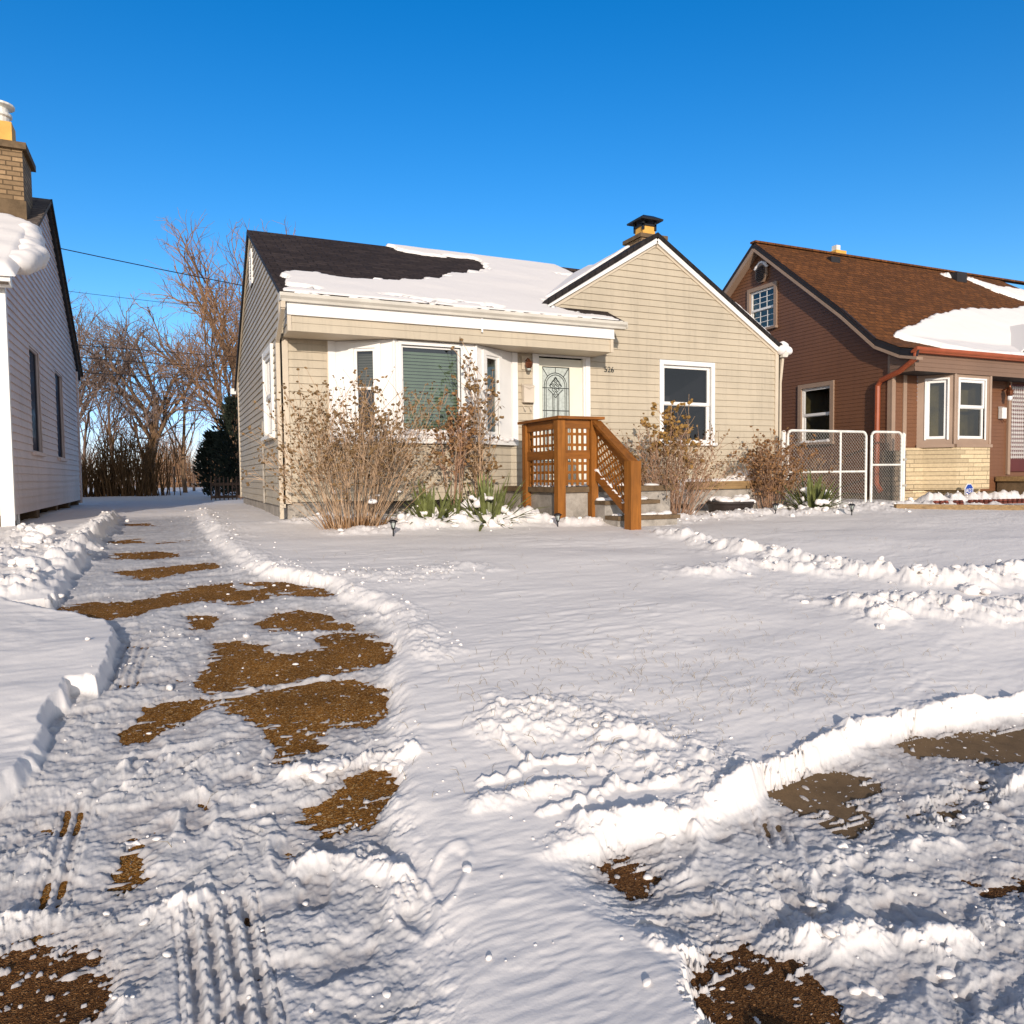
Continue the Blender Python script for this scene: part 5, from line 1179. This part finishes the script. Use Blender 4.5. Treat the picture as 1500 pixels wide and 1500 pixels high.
pw = .6; rr_ = np.linspace(.85**-pw, 330**-pw, 1330)**(-1/pw); AN, RR = np.meshgrid(an, rr_); X = RR*np.sin(AN); Y = RR*np.cos(AN)
# packed (walked, driven and shovelled) areas
right = np.interp(Y, [0, 1.5, 2.0, 2.5, 3, 4, 5, 5.8, 6.5, 8, 11, 14], [.55, .60, .64, .74, .84, 1.12, 1.34, 1.2, .74, .47, .42, .45])
wob = .05*fbm(X/.4, Y/.4, 61, 4)
pd = smooth(-.10, .12, right+wob-X)*smooth(-.03, .03, X+.74+wob*1.2)*smooth(14.5, 12.5, Y)
pd = np.where(Y < 5.9, smooth(-.13, .14, right+wob*1.6-X), pd)
left_w = smooth(0, .34, X-1.14+wob*1.6+.22*(Y-1.6)); ridge_y = np.interp(X, [1, 1.8, 2.4, 2.9, 3.4, 3.8, 4.6, 9], [2.25, 2.28, 2.41, 2.52, 2.55, 2.52, 2.43, 2.2])
pwk = left_w*smooth(-.02, .05, ridge_y-Y+wob*.6)
pk = np.clip(np.maximum(pd, pwk), 0, 1)
sdp = poly_sd(X+.02*fbm(X/.12, Y/.12, 71, 3), Y+.02*fbm(X/.12, Y/.12, 77, 3), PLATEAU, .4); plat = smooth(-.012, .030, sdp); pk = pk*(1-plat)
# undisturbed snow: wind ripples and slow swells
rip = .0030*fbm(X/.22+1.3*fbm(X/.5, Y/.5, 3, 2), Y/.055, 11, 3)+.0016*fbm(X/.09, Y/.03, 15, 2)
h_lawn = .088+.020*fbm(X/1.6, Y/.9, 21, 3)+rip*(.6+.6*smooth(-.3, .5, fbm(X/.9, Y/.7, 27, 2)))
# packed snow: slabs, smears, crumbs
wx, wy = X+.05*fbm(X/.15, Y/.15, 91, 3), Y+.05*fbm(X/.15, Y/.15, 95, 3)
rid = 1-np.abs(fbm(wx/.30, wy/.11, 101, 4)); slab = fbm(wx/.22, wy/.09, 111, 5, .55)
chunk = smooth(.05, .55, fbm(X/.35, Y/.28, 121, 4))
scr = smooth(-.15, .55, fbm(X/.42+.5*fbm(X/.2, Y/.2, 137, 2), Y/.16, 133, 4)); p1 = smooth(-.1, .35, fbm(X/.5, Y/.3, 139, 3))
h_pack = .022*(1-.72*scr)+.0065*slab*(1-.5*scr)+.0105*plates(wx, wy, .10, 143)*p1+.0060*plates(wx+.01*fbm(X/.03, Y/.03, 147, 2), wy, .034, 145)*(.35+.65*p1)+.0050*(rid-.7)+.0035*fbm(X/.022, Y/.022, 125, 3)+chunk*(balls(wx, wy, .085, 131, .4, .12, .45, .35)+balls(wx, wy, .036, 141, .55, .2, .55, .5)*.8)
far = smooth(9, 5, Y); h_pack = h_pack*(.55+.45*far)+.004
h = h_lawn*(1-pk)+h_pack*pk
h = h+plat*(.018+.012*fbm(X/.7, Y/.4, 151, 3))*smooth(7.2, 6.2, Y)
# heaps and shovelled ridges
for i, (P, w, hh, ls) in enumerate(RIDGE):
    d, s = line_d(X, Y, P, w*3.2); m = d < w*3
    if not m.any(): continue
    x, y, dd = X[m], Y[m], d[m]; dd = dd*(1+.35*fbm(x/(w*1.6), y/(w*1.6), 200+i, 3))
    e = np.exp(-(dd/w)**2*1.3); b = balls(x, y, ls, 300+i*7, .8, .25, .7, .75)+.6*balls(x+.3, y, ls*.48, 303+i*7, .75, .25, .7, .8)
    e2 = smooth(1.9*w, .7*w, dd)
    gap = smooth(-.55, .15, fbm(x/.22, y/.16, 450+i, 3)); pl = plates(x+.012*fbm(x/.04, y/.04, 460+i, 2), y, ls*.75, 470+i)+.5*plates(x, y+.3, ls*.33, 480+i)
    h[m] += hh*e*(.45+.55*gap+.35*fbm(x/(ls*1.8), y/(ls*1.8), 400+i, 3))+(b*.42+pl*ls*.20*(.4+.6*e))*e2*(.45+.55*gap)
for P in SHADOW_RIDGE:
    P = [(a+.0, b) for a, b in P]; d, s = line_d(X+.012*fbm(X/.05, Y/.05, 501, 3), Y+.012*fbm(X/.05, Y/.05, 507, 3), P, .15); h += .026*smooth(.026, .008, d)*(.75+.6*fbm(X/.04, Y/.04, 509, 3))
# tyre and boot tread marks
def tread(P, width, n, depth, pitch):
    global h
    A, B = np.array(P[0]), np.array(P[1]); e = (B-A)/np.linalg.norm(B-A); L = np.linalg.norm(B-A); s = (X-A[0])*e[0]+(Y-A[1])*e[1]; q = (X-A[0])*-e[1]+(Y-A[1])*e[0]
    m = (s > 0) & (s < L) & (abs(q) < width/2); ss, qq = s[m], q[m]+.006*fbm(s[m]/.12, q[m]/.2, 611, 2)
    ribs = np.cos(qq/width*2*math.pi*n); blk = np.cos(ss/pitch*2*math.pi+np.sign(np.sin(qq/width*math.pi*n))*1.3)
    env = smooth(0, .06, ss)*smooth(L, L-.06, ss)*smooth(width/2, width/2-.02, abs(qq)); h[m] += depth*env*(.75*np.sign(ribs)*np.abs(ribs)**.5+.3*blk*(ribs > 0))-.008*env
tread([(.12, 1.35), (.09, 2.50)], .26, 5, .012, .05); tread([(-.38, 2.36), (-.36, 3.25)], .13, 3, .008, .045); tread([(-.26, 4.2), (-.20, 5.0)], .16, 4, .006, .05); tread([(1.95, 2.0), (2.15, 2.27)], .16, 3, .009, .09); tread([(-.02, 3.35), (.40, 3.62)], .07, 3, .006, .05)
# footprints
rng = random.Random(91)
for k in range(32):
    if k < 14: fx, fy = rng.uniform(1.25, 3.6), rng.uniform(1.25, 2.2)
    else: fx, fy = rng.uniform(-.35, .8), rng.uniform(1.9, 3.6)
    a = rng.uniform(-.6, .6)+.4; u = (X-fx)*math.sin(a)+(Y-fy)*math.cos(a); v = (X-fx)*math.cos(a)-(Y-fy)*math.sin(a); q = (u/.13)**2+(v/.05)**2
    m = q < 3; h[m] += -.007*smooth(1.2, .7, q[m])+.007*np.exp(-((q[m]-1.6)/.5)**2)
# bare patches where the paving shows
sd = np.full(X.shape, -.3); px = X+.03*fbm(X/.07, Y/.045, 701, 4)+.04*fbm(X/.3, Y/.2, 709, 2); py = Y+.030*fbm(X/.09, Y/.03, 705, 5, .65)+.02*fbm(X/.012, Y/.010, 711, 2)
for P in PATCH: sd = np.maximum(sd, poly_sd(px, py, P, .3))
bits = balls(X, Y, .06, 721, .12, .12, .35, .6)
fringe = .8*pk*smooth(-.17, -.02, sd+.04*fbm(X/.2, Y/.06, 713, 4)); h = h*(1-fringe)+fringe*(.0035+.012*np.maximum(0, fbm(X/.14, Y/.016, 717, 4))+.006*fbm(X/.03, Y/.02, 719, 3))
bare = smooth(-.045, .010, sd); strk = fbm(X/.16, Y/.018, 735, 4); film = .017*smooth(.30, .85, strk+.5*fbm(X/.3, Y/.2, 737, 2))*smooth(.12, .02, sd)
h = h*(1-bare)+bare*(-.010+bits*1.5+film+.012*smooth(.6, .8, fbm(X/.03, Y/.02, 731, 3)))
sdt = np.full(X.shape, -.3)
for P in THINP: sdt = np.maximum(sdt, poly_sd(px, py, P, .3))
tp = smooth(-.03, .06, sdt); h = h*(1-tp)+tp*(.004+.016*fbm(X/.07, Y/.035, 741, 4))
d, s = line_d(X, Y+.008*fbm(X/.1, Y/.1, 751, 2), [(.17, 4.045), (.5, 4.075), (.85, 4.11), (1.2, 4.2)], .1); h = np.where(d < .03, np.maximum(h, -.012+.026*smooth(.03, .012, d)*(.8+.6*fbm(X/.05, Y/.05, 755, 2))), h)
h = np.where((X < -1.95) & (Y > 11.2) & (Y < 18.8), -.05, h); h = np.where((X > 1.5) & (X < 9.9) & (Y > 10.5) & (Y < 17.1), -.05, h); h = np.where((X > 13.1) & (Y > 10.5) & (Y < 17.8), -.05, h)
thin = smooth(.022, .002, h)*smooth(30, 20, Y); packed = np.clip((pk*1.0+.5*tp)*smooth(.052, .022, h), 0, 1)
o = grid_mesh('snow', 'snow', X, Y, gz(Y)+.004+h, None, {'thin': thin, 'packed': packed*.9}); o['kind'] = 'stuff'
hz = h
# loose crumbs and clods of snow
rng = random.Random(17); mb = MB()
def clod(x, y, r, emb=.35): mb.blob((x, y, float(gz(y))+.004+HF(x, y)+r*emb), r, rng, (rng.uniform(.7, 1.35), rng.uniform(.7, 1.35), rng.uniform(.55, .9)), .42)
def HF(x, y):
    a = math.atan2(x, y); r = math.hypot(x, y); t = math.tan(max(-1.26, min(1.26, a-cl)))
    j = int(np.searchsorted(xs, t)); i = int(np.searchsorted(-(rr_**-pw), -(r**-pw))); return float(hz[min(max(i, 0), hz.shape[0]-1), min(max(j, 0), hz.shape[1]-1)])
for (P, w, hh, ls) in RIDGE:
    L = sum(math.dist(a, b) for a, b in zip(P, P[1:])); n = int(L*w*150/max(.05, ls)**.7*.09)+4
    for k in range(n):
        t = rng.random()*(len(P)-1); i = int(t); f = t-i; bx, by = P[i][0]+(P[i+1][0]-P[i][0])*f, P[i][1]+(P[i+1][1]-P[i][1])*f
        clod(bx+rng.gauss(0, w*.85), by+rng.gauss(0, w*.85), ls*rng.choice((.07, .10, .13, .17, .26))*rng.uniform(.8, 1.2))
for k in range(600):
    if k % 2: x, y = rng.uniform(1.1, 4.0), rng.uniform(1.2, 2.5)
    else: x, y = rng.uniform(-.5, 1.0), rng.uniform(1.8, 6.5)
    clod(x, y, min(.025, .0036*math.exp(rng.gauss(0, .65))))
o = mb.build('snow_clods', 'snow_plain', None, True); o['kind'] = 'stuff'
mb = MB()
for x, y, r in ((2.30, 1.90, .018), (1.84, 1.72, .022), (4.66, 3.77, .06), (6.05, 4.05, .08), (.50, 3.09, .05), (.58, 3.12, .05), (.83, 3.06, .045), (-.155, 2.90, .020), (5.9, 4.45, .06), (1.7, 1.42, .025), (1.95, 1.38, .03), (2.2, 1.95, .02), (-1.05, 7.0, .09), (-1.25, 6.6, .10), (-1.4, 7.4, .10), (-1.15, 8.2, .10), (-1.3, 9.5, .12)):
    z = float(gz(y))+HF(x, y)
    for k in range(14): a = rng.random()*6.28; q = r*1.1*math.sqrt(rng.random()); mb.blob((x+q*math.cos(a), y+q*math.sin(a), z+r*.5*rng.random()*(1.2-q/r)), r*rng.uniform(.22, .5), rng, (1, 1, .8), .5)
o = mb.snow('snow_chunks', None, .006, 1); o['kind'] = 'stuff'
mb = MB()
for k in range(900):
    x, y = (rng.uniform(1.0, 7.5), rng.uniform(2.6, 7.2)); 
    if rng.random() < .6: x, y = rng.gauss(2.4, .8), rng.gauss(3.2, .5)
    if y < 2.5: continue
    z = float(gz(y))+HF(x, y); a = rng.random()*6.28; l = rng.uniform(.012, .05)
    mb.tube([(x, y, z-.01), (x+.5*l*math.cos(a), y+.5*l*math.sin(a), z+l*.7), (x+1.3*l*math.cos(a), y+1.3*l*math.sin(a), z+l)], .0012, .0005, 3, False)
o = mb.build('grass', 'grass'); o['kind'] = 'stuff'

# ================================================================== light, sky, camera
EL, AZ = 15.0, 200.0
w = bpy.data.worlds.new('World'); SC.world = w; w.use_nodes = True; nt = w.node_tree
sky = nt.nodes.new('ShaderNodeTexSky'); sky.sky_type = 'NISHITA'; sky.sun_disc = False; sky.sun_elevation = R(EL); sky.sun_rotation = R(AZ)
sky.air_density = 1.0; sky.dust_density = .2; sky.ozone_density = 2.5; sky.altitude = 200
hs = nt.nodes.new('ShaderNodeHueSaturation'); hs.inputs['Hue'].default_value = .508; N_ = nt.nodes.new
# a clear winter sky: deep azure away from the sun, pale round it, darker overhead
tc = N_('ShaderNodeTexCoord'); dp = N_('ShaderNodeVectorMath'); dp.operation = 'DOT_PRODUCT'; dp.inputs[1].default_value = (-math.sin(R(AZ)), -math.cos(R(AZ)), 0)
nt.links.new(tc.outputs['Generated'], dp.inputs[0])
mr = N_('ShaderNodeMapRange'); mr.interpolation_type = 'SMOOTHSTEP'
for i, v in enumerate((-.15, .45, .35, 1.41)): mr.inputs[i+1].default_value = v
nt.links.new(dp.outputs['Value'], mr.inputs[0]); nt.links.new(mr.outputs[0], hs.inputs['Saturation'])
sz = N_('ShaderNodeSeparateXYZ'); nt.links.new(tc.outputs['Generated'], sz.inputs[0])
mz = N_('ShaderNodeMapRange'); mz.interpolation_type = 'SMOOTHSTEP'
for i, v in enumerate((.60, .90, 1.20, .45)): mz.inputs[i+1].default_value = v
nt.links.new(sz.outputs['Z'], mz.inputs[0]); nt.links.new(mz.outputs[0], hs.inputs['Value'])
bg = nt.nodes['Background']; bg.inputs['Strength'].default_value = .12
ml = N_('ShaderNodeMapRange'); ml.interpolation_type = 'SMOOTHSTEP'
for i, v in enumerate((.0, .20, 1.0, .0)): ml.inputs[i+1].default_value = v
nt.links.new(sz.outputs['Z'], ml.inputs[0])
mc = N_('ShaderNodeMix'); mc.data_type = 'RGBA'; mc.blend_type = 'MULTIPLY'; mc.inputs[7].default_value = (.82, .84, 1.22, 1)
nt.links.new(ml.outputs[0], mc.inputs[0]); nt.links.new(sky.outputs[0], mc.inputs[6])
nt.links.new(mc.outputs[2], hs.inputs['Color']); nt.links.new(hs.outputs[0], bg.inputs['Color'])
sl = bpy.data.lights.new('sun', 'SUN'); sl.energy = 2.95; sl.angle = R(.55); sl.color = (1.0, .885, .77)
so = bpy.data.objects.new('sun', sl); COL.objects.link(so)
d = Vector((math.sin(R(AZ))*math.cos(R(EL)), math.cos(R(AZ))*math.cos(R(EL)), math.sin(R(EL))))
so.rotation_euler = d.to_track_quat('Z', 'Y').to_euler(); so.location = d*30
cam = bpy.data.cameras.new('camera'); cam.sensor_width = 36; cam.lens = 1100/1500*36; cam.clip_end = 2000; cam.clip_start = .05
co = bpy.data.objects.new('camera', cam); COL.objects.link(co); SC.camera = co
yaw, pit, rol = R(24.44), R(2.8), R(.63)
fw = Vector((math.sin(yaw)*math.cos(pit), math.cos(yaw)*math.cos(pit), -math.sin(pit))); r0 = Vector((math.cos(yaw), -math.sin(yaw), 0)); u0 = r0.cross(fw)
Rv = r0*math.cos(rol)-u0*math.sin(rol); Uv = u0*math.cos(rol)+r0*math.sin(rol)
co.matrix_world = Matrix(((Rv.x, Uv.x, -fw.x, 0), (Rv.y, Uv.y, -fw.y, 0), (Rv.z, Uv.z, -fw.z, 1.6), (0, 0, 0, 1)))
vs = SC.view_settings; vs.view_transform = 'Standard'; vs.look = 'None'; vs.exposure = .42; vs.gamma = 1
SC.cycles.max_bounces = 6; SC.cycles.transparent_max_bounces = 12; SC.cycles.use_denoising = True; SC.cycles.caustics_reflective = False; SC.cycles.caustics_refractive = False
SC.render.resolution_x = SC.render.resolution_y = 1024
